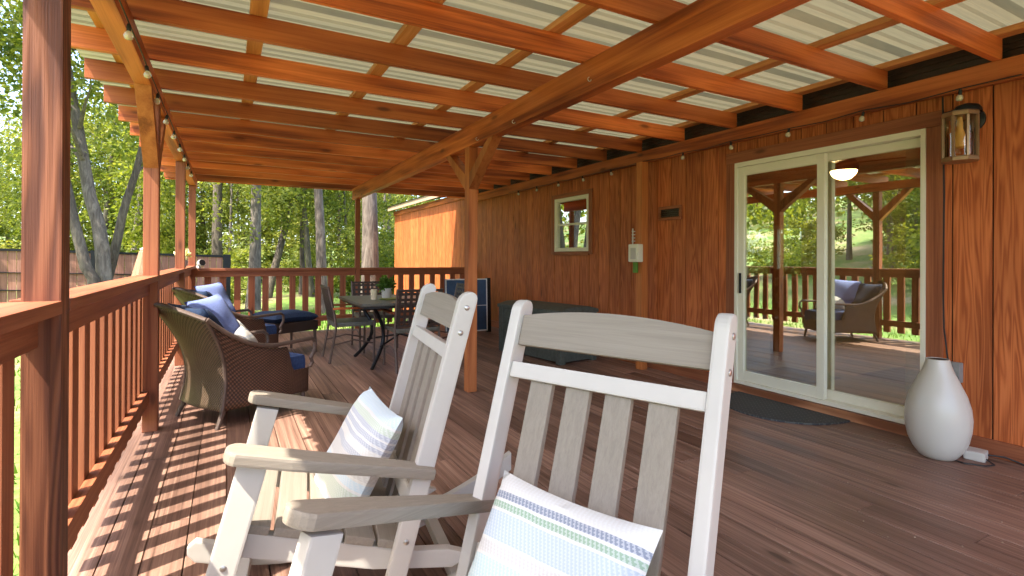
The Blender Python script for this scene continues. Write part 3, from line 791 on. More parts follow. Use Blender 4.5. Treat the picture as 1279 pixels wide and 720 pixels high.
# ------------------------------------------------------------------ pillows
def pillow_mesh(w,h,t,n=18,seed=1):
    b=B();rnd=random.Random(seed)
    ph=[rnd.uniform(0,6) for _ in range(4)]
    def fn(sgn):
        def f(u,v):
            a=u*2-1;c=v*2-1
            x=w/2*a*(1-.07*(1-c*c));y=h/2*c*(1-.07*(1-a*a))
            z=sgn*t/2*(max(0,(1-a**4)*(1-c**4)))**.5
            z+=.010*math.sin(a*3+ph[0])*math.sin(c*2.6+ph[1])*(1-a*a)*(1-c*c)*1.5
            z+=.012*math.sin(a*1.6+ph[2])*c*c
            return Vector((x,y,z))
        return f
    b.sheet(fn(1),n,n);b.sheet(lambda u,v:fn(-1)(v,u),n,n)
    bmesh.ops.remove_doubles(b.bm,verts=b.bm.verts,dist=1e-5)
    return b
def pillow(label,mat,loc,R,w=.44,h=.44,t=.13,seed=1,grp='striped pillows on the rocking chairs'):
    o=pillow_mesh(w,h,t,seed=seed).obj('throw_pillow',mat,smooth=True)
    settag(o,label,'pillow',grp)
    o.matrix_world=Matrix.Translation(loc)@R
    return o
def chair_frame(t): 
    return Matrix.Translation(t.location)@t.rotation_euler.to_matrix().to_4x4()
# basis for a pillow leaning on a rocker back: local x(lateral) -> pillow X, up-along-back -> pillow Y, forward -> pillow Z
def lean(t,f,l,z,rec,roll,yaw=0):
    F=chair_frame(t)
    base=Matrix(((0,0,1,0),(1,0,0,0),(0,1,0,0),(0,0,0,1)))   # columns: X->y, Y->z, Z->x
    Mx=F@Matrix.Translation((f-.20,l,z))@Matrix.Rotation(yaw,4,'Z')@Matrix.Rotation(-rec,4,'Y')@base@Matrix.Rotation(roll,4,'Z')
    return Mx
mB=lean(chB,.30,.015,.452,.55,-.03)
o=pillow('white pillow with navy and green stripes on the nearest rocking chair',M['pillowB'],(0,0,0),Matrix.Identity(4),w=.42,h=.42,seed=3);o.matrix_world=mB
mA=lean(chA,.33,.0,.475,.5,-.08,.22)
o=pillow('pastel striped pillow on the side facing rocking chair',M['pillowA'],(0,0,0),Matrix.Identity(4),w=.38,h=.42,seed=5);o.matrix_world=mA
# ------------------------------------------------------------------ wicker armchairs
def uv_sheet(name,fn,nu,nv,mat,parent,su,sv,th=.014):
    b=B();b.sheet(fn,nu,nv)
    uvl=b.bm.loops.layers.uv.new('UVMap')
    b.bm.verts.ensure_lookup_table()
    idx={v:i for i,v in enumerate(b.bm.verts)}
    for f in b.bm.faces:
        for lp in f.loops:
            i=idx[lp.vert];lp[uvl].uv=((i//(nv+1))/nu*su,(i%(nv+1))/nv*sv)
    o=b.obj(name,mat,parent,smooth=True)
    md=o.modifiers.new('thickness','SOLIDIFY');md.thickness=th;md.offset=0
    return o
def lerp(a,c,t): return a+(c-a)*t
def wicker(label,pillow=True):
    t=thing('wicker_armchair',label,'armchair',group='wicker chairs along the railing')
    W=.34
    # back profile (x,z) leaning rearwards in an S curve
    def backx(z):
        s=(z-.12)/.66
        return -.33+.02*s-.05*math.sin(s*PI)*-1 - .15*s**2
    def back(u,v):
        z=.12+.66*v+.10*math.sin(u*PI)*v*v
        w=W*(.92-.10*math.sin(v*PI)+.10*v)
        yy=(u*2-1)*w
        return Vector((backx(z)-.09*math.sin(u*PI)*(.4+.6*v),yy,z))
    uv_sheet('backrest',back,14,20,M['weave'],t,1,1)
    def armz(s): # height of the arm line from back (0) to front (1)
        return .78-.24*(1-(1-min(s*1.6,1))**2)+.03*max(0,s-.6)
    for sd in (1,-1):
        def side(u,v,sd=sd):
            xf=.36;k=min(1,max(0,(u-.70)/.09));k=k*k*(3-2*k);top=lerp(armz(u*.98)-.02,.325,k)
            z=lerp(.12+.02*u,top,v)
            xb=backx(z)
            w=W*(.92-.10*math.sin((z-.12)/.66*PI)+.10*(z-.12)/.66)
            x=lerp(xb,xf,u);y=sd*(lerp(w,W*1.0,u)+.03*math.sin(u*PI)*v)
            return Vector((x,y,z))
        uv_sheet('side_panel',side,34,12,M['wicker'],t,1,.8)
        pts=[]
        for i in range(15):
            s=i/14;z=armz(s);xb=backx(.78);x=lerp(xb,.38,s)
            pts.append((x,sd*(W*1.02+.015+.02*math.sin(s*PI)),z+.01))
        pts+=[(.415,sd*(W+.015),armz(1)-.02),(.42,sd*(W+.01),armz(1)-.08),(.385,sd*(W+.005),.40),(.40,sd*W,.36),(.375,sd*W,.33)]
        B().tube(pts,.016,8).obj('arm_rail',M['leg'],t,smooth=True)
        for (x,x2) in ((-.30,-.36),(.34,.36)):
            B().tube([(x,sd*(W*.9-.02),.13),(x2,sd*(W*.9),.0)],[.02,.016],8).obj('leg',M['leg'],t,smooth=True)
        e=[back(0 if sd<0 else 1,i/12) for i in range(13)]
        B().tube(e,.015,8).obj('back_edge_rail',M['leg'],t,smooth=True)
    B().tube([back(i/14,1)+Vector((0,0,.004)) for i in range(15)],.018,8).obj('top_rail',M['leg'],t,smooth=True)
    def front(u,v): return Vector((.35+.02*math.sin(u*PI),(u*2-1)*W*.98,lerp(.13,.30,v)))
    uv_sheet('front_apron',front,8,6,M['wicker'],t,.8,.25)
    B().box(-.30,.345,-.315,.315,.13,.20,.01).obj('seat_frame',M['leg'],t)
    b=B();b.box(-.26,.375,-.30,.30,.25,.43,.05);b.obj('seat_cushion',M['blue'],t,smooth=True)
    b=pillow_mesh(.60,.58,.16,seed=11)
    bmesh.ops.transform(b.bm,matrix=Matrix.Translation((-.29,0,.62))@Matrix.Rotation(-.55,4,'Y')@Matrix(((0,0,1,0),(1,0,0,0),(0,1,0,0),(0,0,0,1))),verts=b.bm.verts)
    b.obj('back_cushion',M['navy'],t,smooth=True)
    return t
w1=wicker('brown wicker armchair with open weave back, nearest the rocking chairs')
w3=copy_tree(w1);w3['label']='wicker armchair farther along the railing, drawn up to an ottoman'
for w,(x,y,a) in zip((w1,w3),((.11,4.50,math.radians(28)),(.06,6.60,math.radians(28)))):
    w.location=(x,y,0);w.rotation_euler=(0,0,a);w.scale=(.95,.93,.97)
def wpil(w,label,mat,x,y,z,rec,roll,s=.42,seed=2,yaw=0):
    F=Matrix.Translation(w.location)@Matrix.Rotation(w.rotation_euler.z,4,'Z')
    base=Matrix(((0,0,1,0),(1,0,0,0),(0,1,0,0),(0,0,0,1)))
    o=pillow_mesh(s,s,.13,12,seed).obj('throw_pillow',mat,smooth=True);settag(o,label,'pillow',None)
    o.matrix_world=F@Matrix.Translation((x,y,z))@Matrix.Rotation(yaw,4,'Z')@Matrix.Rotation(-rec,4,'Y')@base@Matrix.Rotation(roll,4,'Z')
wpil(w1,'light blue pillow propped in the nearest wicker armchair',M['peri'],-.13,.15,.69,.5,.12,.42,4,-1.1)
wpil(w1,'white patterned pillow lying low in the nearest wicker armchair',M['pillowW'],.03,.17,.56,.75,.1,.34,6,-1.0)
wpil(w3,'light blue pillow in the farthest wicker armchair',M['peri'],-.13,.12,.70,.5,.05,.42,9,-1.1)
t=thing('ottoman','wicker ottoman with navy cushion at the foot of the farthest armchair','ottoman',(.62,7.02,0),.5)
b=B();b.box(-.29,.29,-.27,.27,.28,.40,.012);b.obj('woven_base',M['lattice'],t)
b=pillow_mesh(.62,.58,.15,seed=3);bmesh.ops.translate(b.bm,vec=(0,0,.45),verts=b.bm.verts);b.obj('cushion',M['navy'],t,smooth=True)
for sx in (-1,1):
    for sy in (-1,1): B().tube([(sx*.26,sy*.24,.28),(sx*.27,sy*.25,0)],[.02,.015],8).obj('leg',M['leg'],t,smooth=True)
# ------------------------------------------------------------------ dining set
t=thing('patio_table','square dark topped patio table on curved metal legs near the rear railing','table',(1.76,5.95,0))
B().box(-.575,.575,-.62,.62,.685,.715,.008).obj('table_top',M['tabletop'],t)
B().box(-.54,.54,-.585,.585,.655,.6845,.004).obj('top_frame',M['blackmetal'],t)
for sx in (-1,1):
    for sy in (-1,1):
        pts=[]
        for i in range(11):
            s=i/10;k=.40-.14*math.sin(s*PI)*1.1+.02*s
            pts.append((sx*k,sy*k*1.0,.655*(1-s)+.004))
        B().tube(pts,.020,8).obj('leg',M['blackmetal'],t,smooth=True)
b=B()
b.tube([(-.3,-.3,.22),(0,0,.30),(.3,.3,.22)],.012,6);b.tube([(-.3,.3,.22),(0,0,.30),(.3,-.3,.22)],.012,6);b.obj('stretcher',M['blackmetal'],t,smooth=True)
def patio_chair(label):
    t=thing('patio_chair',label,'chair',group='patio chairs round the table')
    for sx in (-1,1):
        B().tube([(.22,sx*.24,0),(.225,sx*.245,.60)],.014,8).obj('front_leg',M['leg'],t,smooth=True)
        B().tube([(-.27,sx*.24,0),(-.20,sx*.24,.40),(-.22,sx*.24,.55),(-.29,sx*.24,.86)],.014,8).obj('rear_leg',M['leg'],t,smooth=True)
        B().box(-.24,.26,sx*.25-.024,sx*.25+.024,.60,.622,.008).obj('armrest',M['beam_x'],t)
        B().tube([(.22,sx*.24,.20),(0,sx*.24,.25),(-.245,sx*.24,.20)],.009,6).obj('stretcher',M['leg'],t,smooth=True)
    B().box(-.22,.25,-.235,.235,.40,.45,.012).obj('seat',M['tabletop'],t)
    b=B()
    Mx=Matrix.Translation((-.255,0,.66))@Matrix.Rotation(-.19,4,'Y')
    b.box(-.01,.01,-.24,.24,.175,.20,.002,Mx);b.box(-.01,.01,-.24,.24,-.20,-.175,.002,Mx)
    for i in range(8): 
        y=-.21+i*.06;b.box(-.004,.004,y-.014,y+.014,-.175,.175,0,Mx)
    for i in range(6):
        z=-.15+i*.06;b.box(.0045,.009,-.24,.24,z-.014,z+.014,0,Mx)
    b.obj('woven_back',M['lattice'],t)
    return t
pc=patio_chair('patio chair seen from its side at the left of the table')
pcs=[pc]+[copy_tree(pc) for _ in range(3)]
for o,l,(x,y,a) in zip(pcs,('patio chair seen from its side at the left of the table','patio chair with its lattice back to the camera, half behind the rocking chair','patio chair at the far end of the table, facing the camera','patio chair at the right of the table, hidden behind the rocking chair back'),((1.27,6.3,0),(1.76,5.50,PI/2),(1.72,6.95,-PI/2),(2.36,6.1,PI))):
    o.location=(x,y,0);o.rotation_euler=(0,0,a);o['label']=l
t=thing('potted_plant','small leafy plant in a white pot on the patio table','potted plant',(1.56,5.78,.735))
B().lathe([(.045,0),(.052,.01),(.06,.11),(.054,.11),(.052,.09)],seg=24,cap1=False).obj('pot',M['white'],t,smooth=True)
def leafblob(n,fn,size,seed,asp=1.9):
    b=B();r=random.Random(seed)
    for i in range(n):
        p,nd=fn(r);d=Vector((r.gauss(0,1),r.gauss(0,1),r.gauss(0,1))).normalized()
        q=nd*.7+d;q.normalize()
        k=q.cross(Vector((r.gauss(0,1),r.gauss(0,1),r.gauss(0,1)))).normalized()
        s=size*r.uniform(.6,1.3);w=s/asp
        m=q.cross(k)
        v=[b.bm.verts.new(p+x) for x in (Vector((0,0,0)),q*s*.5+k*w*.5+m*w*.12,q*s,q*s*.5-k*w*.5+m*w*.12)]
        b.bm.faces.new(v)
    return b
def ball(c,R):
    def f(r):
        d=Vector((r.gauss(0,1),r.gauss(0,1),r.gauss(0,1))).normalized();k=r.random()**.5
        return Vector((c[0]+d.x*R[0]*k,c[1]+d.y*R[1]*k,c[2]+d.z*R[2]*k)),d
    return f
leafblob(260,ball((0,0,.15),(.07,.07,.07)),.05,2).obj('leaves',M['pot_plant'],t)
o=B().lathe([(.11,0),(.125,.012),(.12,.012),(.105,.004)],seg=28).obj('tray',M['traygreen'],smooth=True,loc=(1.60,5.80,.7155));settag(o,'round green tray under the plant pot on the patio table','tray')
for c in (o,): pass
o=B().lathe([(.035,0),(.036,.11),(.030,.113)],seg=20).obj('pillar_candle',M['candle'],smooth=True,loc=(1.44,5.86,.716));settag(o,'cream pillar candle beside the potted plant','candle')
# ------------------------------------------------------------------ deck box and game table
ang=math.atan2(-1.14,.163)+PI/2   # long side runs near -y
t=thing('storage_box','dark grey green resin deck box against the house wall','storage box',(3.43,5.42,0),-ang*0+math.radians(8.1))
B().box(-.265,.265,-.57,.57,.02,.56,.008).obj('body',M['resin'],t)
b=B()
for z in (.10,.19,.28,.37,.46):
    b.box(-.277,-.2655,-.50,.50,z,z+.075,.004);b.box(-.2,.2,-.582,-.5705,z,z+.075,.004)
b.obj('side_panels',M['resin'],t)
for sx in (-1,1):
    for sy in (-1,1): B().box(sx*.245-.04,sx*.245+.04,sy*.55-.04,sy*.55+.04,.001,.561,.008).obj('corner_post',M['resin'],t)
b=B();b.prism([(-.30,.562),(-.30,.60),(-.15,.635),(.15,.635),(.30,.60),(.30,.562)],-.605,.605,'y',.006).obj('lid',M['resin'],t)
t=thing('game_table','folded blue table tennis top with white lines leaning at the rear','table tennis table',(3.3,7.5,.0),(-.04,0,.02))
B().box(-.36,.36,0,.035,.03,.86,.004).obj('table_half',M['ppblue'],t)
b=B()
for (x0,x1,z0,z1) in ((-.36,-.342,.03,.86),(.342,.36,.03,.86),(-.342,.342,.03,.048),(-.342,.342,.842,.86),(-.342,.342,.43,.44)): b.box(x0,x1,-.003,-.0005,z0,z1)
b.obj('edge_lines',M['pplite'],t)
B().box(.361,.43,.01,.08,.0,.87,.006).obj('frame',M['blackmetal'],t)
# ------------------------------------------------------------------ small things on the railing
t=thing('flower_pot','pale flowers in a small grey pot on the railing cap','flower pot',(-.47,7.35,CZ))
B().lathe([(.035,0),(.05,.10),(.044,.10),(.042,.085)],seg=18,cap1=False).obj('pot',M['terracotta'],t,smooth=True)
leafblob(160,ball((0,0,.16),(.07,.07,.06)),.045,4,1.3).obj('blooms',M['flower'],t)
t=thing('solar_spotlight','small black and white solar spotlight on the railing corner','solar light',(-.36,8.80,CZ-.036),.6)
b=B();b.lathe([(.05,0),(.055,.02),(.05,.05),(.046,.05)],seg=20,M=Matrix.Translation((0,-.02,.065))@Matrix.Rotation(1.2,4,'X'));b.obj('rim',M['white'],t,smooth=True)
B().lathe([(.044,0),(.044,.01)],seg=20,M=Matrix.Translation((0,-.066,.083))@Matrix.Rotation(1.2,4,'X')).obj('lens',M['blackmetal'],t)
B().box(-.02,.02,-.02,.04,.001,.04,.005).obj('bracket',M['white'],t)
# ------------------------------------------------------------------ yard: fence, obelisk, gate
FA=Vector((-7.0,16.9));FB=Vector((-.12,17.3))
ft=[];n=7
def fpt(t): 
    p=FA.lerp(FB,t);return p,1.40-.2*t
for i in range(n):
    t0,t1=i/n,(i+1)/n
    (p,za),(q,zb)=fpt(t0),fpt(t1)
    mid=(p+q)/2
    names=('with a shaded corner by the gate posts','left of the dark leaning trunk','behind the dark leaning trunk','behind the pale trunk','seen between the first and second railing posts','behind the tan obelisk','at its far end beside the corner post of the deck')
    t=thing('yard_fence','brown board fence panel '+names[i],'fence',(mid.x,mid.y,GZ),0,'board fence panels across the yard')
    d=(q-p).normalized();nrm=Vector((d.y,-d.x))   # toward the deck
    b=B();L=(q-p).length;m=int(L/.145)
    for k in range(m):
        a=p+d*(L*k/m+.004);c=p+d*(L*(k+1)/m-.004);z=lerp(za,zb,k/m)
        zz=gh(a.x,a.y)
        b.beam((a.x,a.y,(zz+z)/2),(c.x,c.y,(zz+z)/2),.018,z-zz)
    b.obj('boards',M['fence'],t,world=True)
    b=B();z=(za+zb)/2
    for zo,hh in ((.01,.06),(-.55,.022),(-.98,.022)):
        a=p-nrm*-.03;c=q-nrm*-.03
        b.beam((a.x,a.y,za+zo),(c.x,c.y,zb+zo),.035,hh)
    b.obj('rails',M['blackmetal'],t,world=True)
    a=p+nrm*.06
    B().box(a.x-.045,a.x+.045,a.y-.045,a.y+.045,GZ-.1,za+.06,.005).obj('fence_post',M['blackmetal'],t,world=True)
e=FB+Vector((.1,0));b=B().box(e.x-.1,e.x+.1,e.y-.1,e.y+.1,GZ-.2,1.26,.008).obj('fence_post',M['blackmetal']);settag(b,'black end post where the board fence stops','post')
t=thing('garden_obelisk','tan tapered wooden garden obelisk rising behind the braced railing post','obelisk',(-1.21,11.0,gh(-1.21,11.0)))
B().lathe([(.30,0),(.28,1.15),(.255,1.32),(.14,1.78),(.11,1.82)],seg=6).obj('body',M['tan'],t)
B().lathe([(.125,1.821),(.13,1.835),(.04,1.87)],seg=6).obj('cap',M['pplite'],t)
t=thing('gate_posts','dark green gate posts at the left end of the fence','gate',(-4.95,13.6,GZ))
for i,x in enumerate((-.22,.02,.22)): B().box(x-.07,x+.07,-.06+.05*i,.08+.05*i,0,2.0-.06*i,.008).obj('gate_post',M['resin'],t)
B().box(-.15,.15,.02,.06,.5,.6,.003).obj('gate_bar',M['resin'],t)
t=thing('utility_bin','low grey metal bin on the lawn by the gate posts','bin',(-4.35,12.6,GZ))
B().box(-.45,.45,-.3,.3,0,.82,.02).obj('body',M['greymetal'],t)
B().box(-.48,.48,-.33,.33,.821,.90,.02).obj('lid',M['greymetal'],t)
# ------------------------------------------------------------------ trees
def trunk_mesh(pts,radii,branches=(),seg=10):
    b=B()
    P=[Vector(p) for p in pts]
    b.tube(P,radii,seg)
    for br in branches: b.tube([Vector(p) for p in br[0]],br[1],6)
    return b
def crown_mesh(n,clumps,R,c,size,seed,hole=.35):
    """leaves gathered in uneven clumps through an ellipsoid"""
    r=random.Random(seed);cs=[]
    for i in range(clumps):
        d=Vector((r.gauss(0,1),r.gauss(0,1),r.gauss(0,1))).normalized()*r.uniform(.35,1.0)
        cs.append((Vector((c[0]+d.x*R[0],c[1]+d.y*R[1],c[2]+d.z*R[2])),r.uniform(.10,.24)*min(R),r.random()))
    def f(r):
        cc,rad,_=cs[int(r.random()**1.15*len(cs))]
        d=Vector((r.gauss(0,1),r.gauss(0,1),r.gauss(0,.7)))
        return cc+d*rad*.75,Vector((d.x,d.y,d.z-.4))
    return leafblob(n,f,size,seed,1.7)
_meshes={}
def variant(kind,i):
    k=(kind,i)
    if k in _meshes: return _meshes[k]
    sd=hash_(kind)*100+i
    if kind=='broad':
        b=crown_mesh(6800,62,(2.6,2.6,3.2),(0,0,5.4),.14,sd)
    elif kind=='tall':
        b=crown_mesh(6800,72,(2.2,2.2,5.4),(0,0,6.6),.14,sd)
    elif kind=='pine':
        b=crown_mesh(5000,60,(2.4,2.4,4.2),(0,0,10.5),.20,sd)
    elif kind=='bush':
        b=crown_mesh(2600,24,(1.3,1.3,1.1),(0,0,1.0),.12,sd)
    elif kind=='sapling':
        b=crown_mesh(2400,34,(1.1,1.1,2.6),(0,0,3.0),.13,sd)
    me=bpy.data.meshes.new('crown');b.bm.to_mesh(me);b.bm.free()
    _meshes[k]=me;return me
def hash_(s): return sum(ord(c)*(i+3) for i,c in enumerate(s))%97
def crown(kind,i,parent,mat,loc=(0,0,0),sc=(1,1,1),rz=0,name='crown'):
    me=variant(kind,i)
    o=link(bpy.data.objects.new(name,me))
    if not me.materials: me.materials.append(mat)
    o.material_slots[0].link='OBJECT';o.material_slots[0].material=mat
    o.parent=parent;o.location=loc;o.scale=sc;o.rotation_euler=(0,0,rz);return o
def tree(label,x,y,h,r,kind,mat,bark,lean=(0,0),name='tree',group=None,vi=0,crown_z=0,csc=1,nbr=5,bend=0):
    z=gh(x,y);t=thing(name,label,'tree',(x,y,z),0,group)
    rr=random.Random(int(x*91+y*37))
    n=10;pts=[];rad=[]
    for i in range(n+1):
        s=i/n;pts.append((lean[0]*s+bend*math.sin(s*PI)+rr.uniform(-.03,.03)*h*.05,lean[1]*s+rr.uniform(-.03,.03)*h*.05,h*s-.1));rad.append(r*(1.25-.25*min(1,s*8))*(1-.72*s))
    br=[]
    for k in range(nbr):
        s=rr.uniform(.45,.95);i=int(s*n);p=Vector(pts[i]);a=rr.uniform(0,6.28);L=h*rr.uniform(.12,.24)
        q=p+Vector((math.cos(a)*L,math.sin(a)*L,L*rr.uniform(.3,.8)));m=(p+q)/2+Vector((0,0,.08*L))
        br.append(([p,m,q],[rad[i]*.45,rad[i]*.3,rad[i]*.08]))
    trunk_mesh(pts,rad,br).obj('trunk',bark,t,smooth=True)
    if kind: crown(kind,vi,t,mat,(lean[0]*.85,lean[1]*.85,crown_z),(csc,csc,csc),rr.uniform(0,6.28))
    return t
def D(u,v,d):
    # point on the ray through photo pixel (u,v) at camera depth d (used once, to read positions off the photograph)
    a=(u-640)/650.78*d;f=d
    s,c=math.sin(.49954),math.cos(.49954)
    return (s*f+c*a,c*f-s*a)
# three leaning trunks of the near left clump
def stem(label,pix,d,r0,r1,bark,kind=None,vi=0,cloc=(0,0,0),csc=1,brs=()):
    """trunk following image-read positions (u,v) at depth d"""
    P=[]
    for (u,v) in pix:
        x,y=D(u,v,d);P.append(Vector((x,y,1.18-(v-321.8)/650.78*d)))
    x,y=P[0].x,P[0].y;z=gh(x,y)
    P=[Vector((x,y,z-.1))]+[p for p in P if p.z>z+.2]
    t=thing('tree',label,'tree',(x,y,z),0,'trees beyond the railing')
    n=len(P);rad=[SK*lerp(r0,r1,i/(n-1)) for i in range(n)]
    L=[p-Vector((x,y,z)) for p in P]
    br=[]
    rr=random.Random(int(r0*1e4)+vi)
    for k in range(5):
        i=rr.randrange(n//2,n);p=L[i];a=rr.uniform(0,6.28);q=p+Vector((math.cos(a)*1.3,math.sin(a)*1.3,rr.uniform(.3,1.3)))
        br.append(([p,(p+q)/2+Vector((0,0,.1)),q],[rad[i]*.5,rad[i]*.3,rad[i]*.1]))
    trunk_mesh(L,rad,br).obj('trunk',bark,t,smooth=True)
    if kind: crown(kind,vi,t,M['leaf'],cloc,(csc,)*3,rr.uniform(0,6))
    return t
SK=.85
stem('pale grey leaning trunk between the first two railing posts',[(131,350),(128,310),(123,280),(112,245),(105,205),(98,165),(90,125),(80,70),(70,10),(60,-60)],12,.19,.08,M['bark_grey'],'broad',0,(-1.2,.2,1.6),1.0)
stem('dark leaning trunk just right of the foreground post',[(118,350),(108,335),(100,305),(92,275),(86,245),(78,210),(70,170),(56,110),(40,40),(26,-40)],11.6,.15,.07,M['bark_dark'],'broad',1,(-1.6,-.3,1.9),1.0)
stem('dark trunk leaning right toward the braced post',[(134,352),(140,330),(147,300),(153,270),(160,245),(170,215),(178,180),(186,130),(196,70)],12.4,.14,.06,M['bark_dark'],'broad',2,(.8,.5,2.0),.95)
# rear trunks
rear=[('dark pine trunk at the left edge of the rear view',272,20,.20,'pine','bark_dark',0,0),
 ('pale thick trunk with flaking bark left of centre in the rear view',317,17,.19,'tall','bark_grey',.1,1),
 ('brown trunk leaning behind the pale thick trunk',333,21,.16,'broad','bark_dark',.9,1),
 ('slim straight brown trunk mid way along the rear railing',378,23,.11,'tall','bark_pine',0,2),
 ('slim pale trunk with bare twigs beside the stout grey trunk',390,22,.13,'broad','bark_grey',-.3,3),
 ('stout grey trunk left of the slim rear post',404,16,.15,'pine','bark_pine',-.25,1),
 ('stout scaly trunk right of the slim rear post',465,14.5,.23,'pine','bark_pine',-.15,2),
 ('thin dark trunk far back between the stout trunks',424,27,.10,'tall','bark_dark',0,0),
 ('thin trunk far back behind the wicker ottoman',362,30,.10,'broad','bark_dark',.2,2),
 ('thin pale trunk close behind the house corner',486,26,.11,'tall','bark_grey',0,1)]+[('bare slim trunk standing among the background trees',u_,d_,r_,None,b_,l_,0) for u_,d_,r_,b_,l_ in ((286,26,.08,'bark_grey',.1),(300,31,.09,'bark_dark',-.1),(348,27,.07,'bark_pine',.2),(413,30,.09,'bark_grey',.1),(436,24,.07,'bark_dark',-.2),(450,32,.10,'bark_pine',.1),(478,22,.06,'bark_grey',.1))]
for i,(lb,u,d,r,kd,bk,ln,vi) in enumerate(rear):
    x,y=D(u,320,d)
    tree(lb,x,y,{'pine':13,'tall':11,'broad':8,None:9}[kd],r*1.08,kd,M['pine'] if kd=='pine' else (M['leaf2'] if i%2 else M['leaf']),M[bk],(ln*2.2,ln),group='trees beyond the railing',vi=vi,crown_z={'pine':0,'tall':.6,'broad':0,None:0}[kd])
# further trees and shrubs filling the wood and the left yard
rr=random.Random(21)
kinds=[('broad','leafy tree of the wood'),('tall','tall leafy tree of the wood')]
cnt=0
def fill(u,d,kind,mat,lb,sc=1,nm='tree',cat='tree'):
    global cnt
    x,y=D(u,320,d);z=gh(x,y)
    if nm=='tree':
        t=tree(lb,x,y,{'broad':7,'tall':10}[kind]*sc,.14*sc,kind,mat,M['bark_dark'] if cnt%2 else M['bark_grey'],(rr.uniform(-.8,.8),rr.uniform(-.8,.8)),group='background trees of the wood',vi=cnt%4,csc=sc,crown_z=0)
    else:
        t=thing(nm,lb,cat,(x,y,z),0,'shrubs under the trees')
        crown(kind,cnt%3,t,mat,(0,0,0),(sc*rr.uniform(.8,1.3),sc*rr.uniform(.8,1.3),sc*rr.uniform(.8,1.25)),rr.uniform(0,6.3),'foliage')
        B().tube([(0,0,-.1),(.05,0,.9*sc)],[.04,.015],6).obj('stem',M['bark_dark'],t)
    cnt+=1
for i in range(26):
    u=-140+i*26+rr.uniform(-8,8);d=rr.uniform(23,38)
    fill(u,d,'tall' if i%3==0 else 'broad',(M['leaf2'],M['leaf'],M['leaf2'])[i%3],'leafy background tree standing in the wood',rr.uniform(.9,1.25))
for i in range(20):
    u=180+i*18+rr.uniform(-6,6);d=rr.uniform(19,30)
    fill(u,d,'bush' if i%2 else 'sapling',(M['leaf2'],M['leaf'])[i%2],'bushy green shrub under the trees behind the deck' if i%2 else 'young leafy sapling under the trees behind the deck',rr.uniform(.9,1.5),'shrub' if i%2 else 'sapling','shrub')
for i in range(16):
    u=-200+i*28+rr.uniform(-8,8);d=rr.uniform(24,30)
    fill(u,d,'bush',(M['leaf2'],M['leaf'])[i%2],'bushy green shrub behind the board fence',rr.uniform(1.1,1.9),'shrub','shrub')
# trees up the bank to the left, mirrored in the door glass
for i in range(64):
    y=rr.uniform(-4,20);x=-rr.uniform(12,30)
    z=gh(x,y);u=None
    if i%2:
        tree('leafy tree on the bank left of the yard',x,y,7,.14,'broad',M['leaf2'] if i%4==1 else M['leaf'],M['bark_grey'],(rr.uniform(-.6,.6),0),group='trees on the bank',vi=i%4)
    else:
        t=thing('shrub','round shrub on the bank left of the yard','shrub',(x,y,z),0,'shrubs on the bank');crown('bush',i%3,t,M['leaf2'],(0,0,0),(1.4,1.4,1.2),rr.uniform(0,6),'foliage')
for i,(x,y) in enumerate(((11.5,6.5),(12.2,8.2),(11.8,9.8),(13,7.4),(12.5,11))):
    t=thing('shrub','green shrub outside the far window of the house','shrub',(x,y,gh(x,y)),0,'shrubs behind the house');crown('bush',i%3,t,M['leaf'],(0,0,0),(1.1,1.1,1.5),i,'foliage')
# distant wood: one mass
b=B();r=random.Random(5)
def fw(r):
    a=r.uniform(-1.35,1.0);d=r.uniform(46,62);x=math.sin(a)*d;y=math.cos(a)*d
    top=6+5*math.sin(a*9)+2.5*math.sin(a*23)+3
    return Vector((x,y,gh(x,y)+r.random()**.8*top)),Vector((r.gauss(0,1),r.gauss(0,1),r.gauss(0,1)))
b=leafblob(15000,fw,.7,12,1.5)
b.obj('far_wood',M['leaf2'])['kind']='stuff'
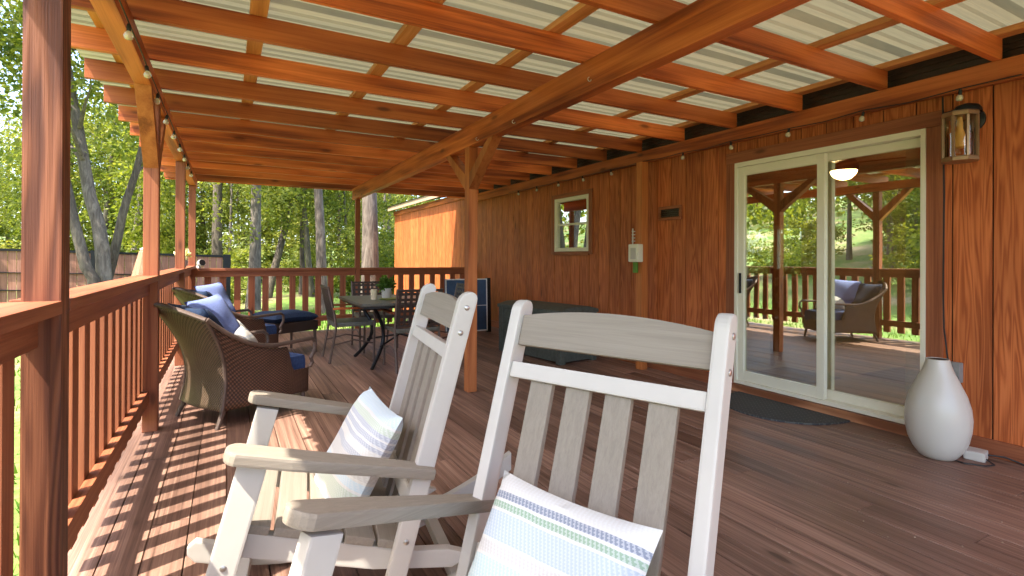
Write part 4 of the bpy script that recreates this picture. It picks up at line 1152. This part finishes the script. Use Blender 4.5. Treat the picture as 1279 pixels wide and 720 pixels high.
# ------------------------------------------------------------------ light, sky, camera
az=(.93,.36);el=math.radians(60)
sd=Vector((-az[0]*math.cos(el),-az[1]*math.cos(el),math.sin(el))).normalized()
L=bpy.data.lights.new('sun','SUN');L.energy=2.5;L.angle=math.radians(.5);L.color=(1,.93,.82)
so=link(bpy.data.objects.new('sun',L));so.rotation_euler=sd.to_track_quat('Z','Y').to_euler();so.location=sd*30
W=bpy.data.worlds.new('World');S.world=W;W.use_nodes=True
nt=W.node_tree;nt.nodes.clear()
wo=nt.nodes.new('ShaderNodeOutputWorld');bg=nt.nodes.new('ShaderNodeBackground');sk=nt.nodes.new('ShaderNodeTexSky')
sk.sky_type='NISHITA';sk.ozone_density=.4;sk.air_density=.8;sk.dust_density=2.5;sk.sun_disc=False;sk.sun_elevation=el;sk.sun_rotation=math.atan2(sd.x,sd.y)
bg.inputs[1].default_value=.15
nt.links.new(sk.outputs[0],bg.inputs[0]);nt.links.new(bg.outputs[0],wo.inputs[0])
cam=bpy.data.cameras.new('camera');co=link(bpy.data.objects.new('camera',cam))
f_=650.78;yaw,pit,rol=.49954,-.00228,.00443
cam.sensor_fit='HORIZONTAL';cam.sensor_width=36;cam.lens=36*f_/1279.
cam.shift_y=-(360-321.82)/1279.;cam.clip_start=.05;cam.clip_end=600
cy_,sy_=math.cos(yaw),math.sin(yaw);cp,sp=math.cos(pit),math.sin(pit);cr,sr=math.cos(rol),math.sin(rol)
R0=Matrix(((cy_,-sy_,0),(0,0,-1),(sy_,cy_,0)))
R1=Matrix(((1,0,0),(0,cp,-sp),(0,sp,cp)));R2=Matrix(((cr,-sr,0),(sr,cr,0),(0,0,1)))
R=R2@R1@R0
Mc=Matrix((R[0],-R[1],-R[2])).transposed().to_4x4();Mc.translation=(0,0,1.18)
co.matrix_world=Mc
S.camera=co
S.view_settings.view_transform='Standard';S.view_settings.look='None';S.view_settings.gamma=1;S.view_settings.use_curve_mapping=False
S.view_settings.exposure=2.65
S.render.engine='CYCLES'
S.cycles.max_bounces=10;S.cycles.diffuse_bounces=6;S.cycles.transparent_max_bounces=16
